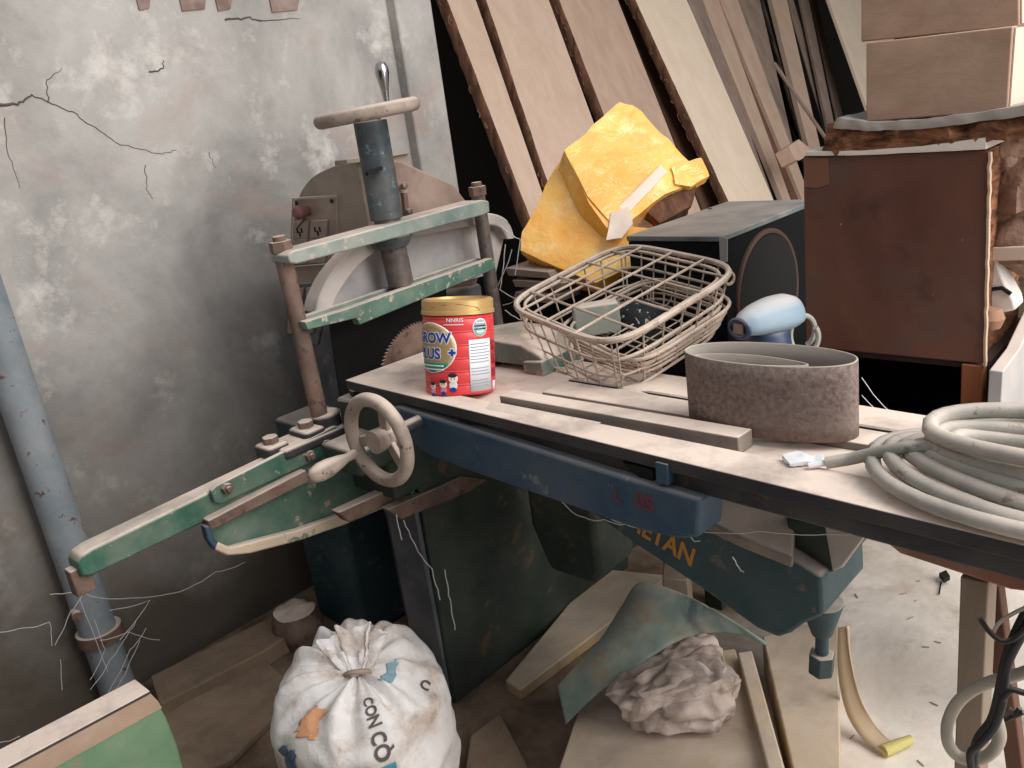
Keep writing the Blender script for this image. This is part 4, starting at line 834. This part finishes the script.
# print on the sack: anything on the surface is placed by azimuth and height
az0=math.atan2(-gax.y,-gax.x)   # towards the camera
def on(a,t,o_=.0015): return sackp((az0+a)%(2*math.pi),t,o_)
def spatch(a0,a1,t0,t1,name,mat,wob=.0):
    b=MB(); b.grid(lambda u,v:on(a0+(a1-a0)*u+wob*nz((u*4,v*4,a0),1),t0+(t1-t0)*v+wob*.3*nz((u*4,v*4,a1),1)),24,16); return b.build(name,mat,so,solid=.0008)
spatch(-.12,.22,.36,.474,'printed_block',plain('sack_teal_print',S(52,128,150),.6))
spatch(-.98,-.66,.60,.74,'printed_patch',plain('sack_orange_print',S(204,150,112),.6),.12)
spatch(.62,1.25,.80,.86,'printed_patch',plain('sack_blue_print',S(122,150,160),.6),.12)
for a0 in (-1.15,-1.02): spatch(a0,a0+.07,.35,.52,'printed_patch',plain('sack_slate_print',S(84,100,126),.6),.1)
tcol=plain('sack_letter_print',S(84,74,70),.7)
def slet(s,a,t,size):
    return text(s,size,lambda x,y,z:on(a+(y)/.150,t-(x)/.34*.72,.0022+z),tcol,'printed_letter',so,.0004,.0009,1.0)
slet('CON CÒ',.10,.645,.036)
slet('C',1.05,.62,.03)
# ---------------------------------------------------------------- sawdust, chips and cobwebs
dm=plain('loose_sawdust',S(214,198,184),.95,bump=.6,bs=220)
def dust_heap(poly,z,h,sc,seed):
    b=MB(); A_,B_,C_,D_=[tp(u,w,z) for u,w in poly]
    def f(u,v):
        p=A_.lerp(B_,u).lerp(D_.lerp(C_,u),v); e=min(1,4*min(u,1-u,v*1.0,1-v)); return p+UP*(max(-.002,h*(nz(p,sc,seed)+.25)*e)-.0005)
    return b.grid(f,90,24)
g=dust_heap([(.36,.012),(.62,.018),(.62,.062),(.36,.05)],.8195,.006,22,1)
tag(g.build('sawdust',dm),'fine beige sawdust heaped along the front strip of the saw table','sawdust',kind='stuff')
g=dust_heap([(.30,.16),(.85,.20),(.85,.33),(.30,.33)],.8015,.022,9,4)
tag(g.build('sawdust',dm),'sawdust drifted under the wire baskets on the saw table','sawdust',kind='stuff')
wm=plain('cobweb_silk',S(206,204,204),.8)
def webs(segs,r,name,label,**k):
    g=MB()
    for s in segs:
        P=ats(list(s),**k); Q=[]
        for i in range(len(P)-1):
            for j in range(5): Q.append(P[i].lerp(P[i+1],j/5)+V((random.uniform(-1,1),random.uniform(-1,1),random.uniform(-1,1)))*r*1.2-UP*(.004*math.sin(math.pi*j/5)))
        g.tube(Q+[P[-1]],r,4)
    return tag(g.build(name,wm),label,'cobweb',kind='stuff')
webs([((50,594),(80,590),(95,597),(130,598),(180,592),(215,572),(245,562)),((-5,632),(20,628),(50,622),(52,646)),((85,590),(70,612),(55,645)),((60,660),(62,690)),((90,690),(110,660),(130,630),(136,620)),((104,700),(130,650),(146,628)),((116,690),(140,640)),((110,610),(150,600),(120,640)),((95,620),(105,650),(90,680)),((0,742),(20,736)),((100,640),(128,632),(160,640)),((80,600),(96,640),(108,672))],.0008,'cobweb','dusty cobweb strands spread across the foot of the wall pipe',X=-1.98)
webs([((700,531),(760,531),(830,534),(900,530)),((604,514),(625,523),(640,527)),((560,500),(580,516),(604,520),(632,524)),((690,536),(700,541)),((732,556),(744,572))],.0009,'cobweb','fine cobweb threads strung under the table beam above the lower beam',Y=1.02)
webs([((862,378),(890,412),(900,430)),((862,395),(895,425)),((862,410),(880,420))],.0007,'cobweb','thin cobweb threads between the sanding belt and the open box',Y=1.25)
webs([((404,520),(415,545),(432,570),(440,600)),((445,570),(450,600),(455,630)),((396,515),(402,540))],.0013,'cobweb','cobweb strands hanging on the face of the dark base cabinet',X=-1.335)
webs([((500,225),(520,240),(515,275)),((505,245),(500,290),(520,300)),((512,250),(492,300)),((503,305),(515,300),(522,320),(505,310))],.0012,'cobweb','dusty web hanging between the right guide rod and the wire basket',Y=1.55)
# ---------------------------------------------------------------- light
w=bpy.data.worlds.new('world'); SC.world=w; w.use_nodes=True; bgn=w.node_tree.nodes['Background']; bgn.inputs[0].default_value=(.93,.95,1,1); bgn.inputs[1].default_value=WS
def area(loc,tgt,sx,sy,pw,col=(1,.97,.93)):
    l=bpy.data.lights.new('unseen_daylight','AREA'); l.shape='RECTANGLE'; l.size=sx; l.size_y=sy; l.energy=pw; l.color=col
    o=bpy.data.objects.new('unseen_daylight',l); COL.objects.link(o); o.location=loc; o.rotation_euler=(V(tgt)-V(loc)).to_track_quat('-Z','Y').to_euler(); return o
for L in LIGHTS: area(*L)
SC.view_settings.view_transform='Standard'; SC.view_settings.look='None'; SC.view_settings.exposure=EXPO; SC.view_settings.gamma=1; SC.view_settings.use_curve_mapping=False
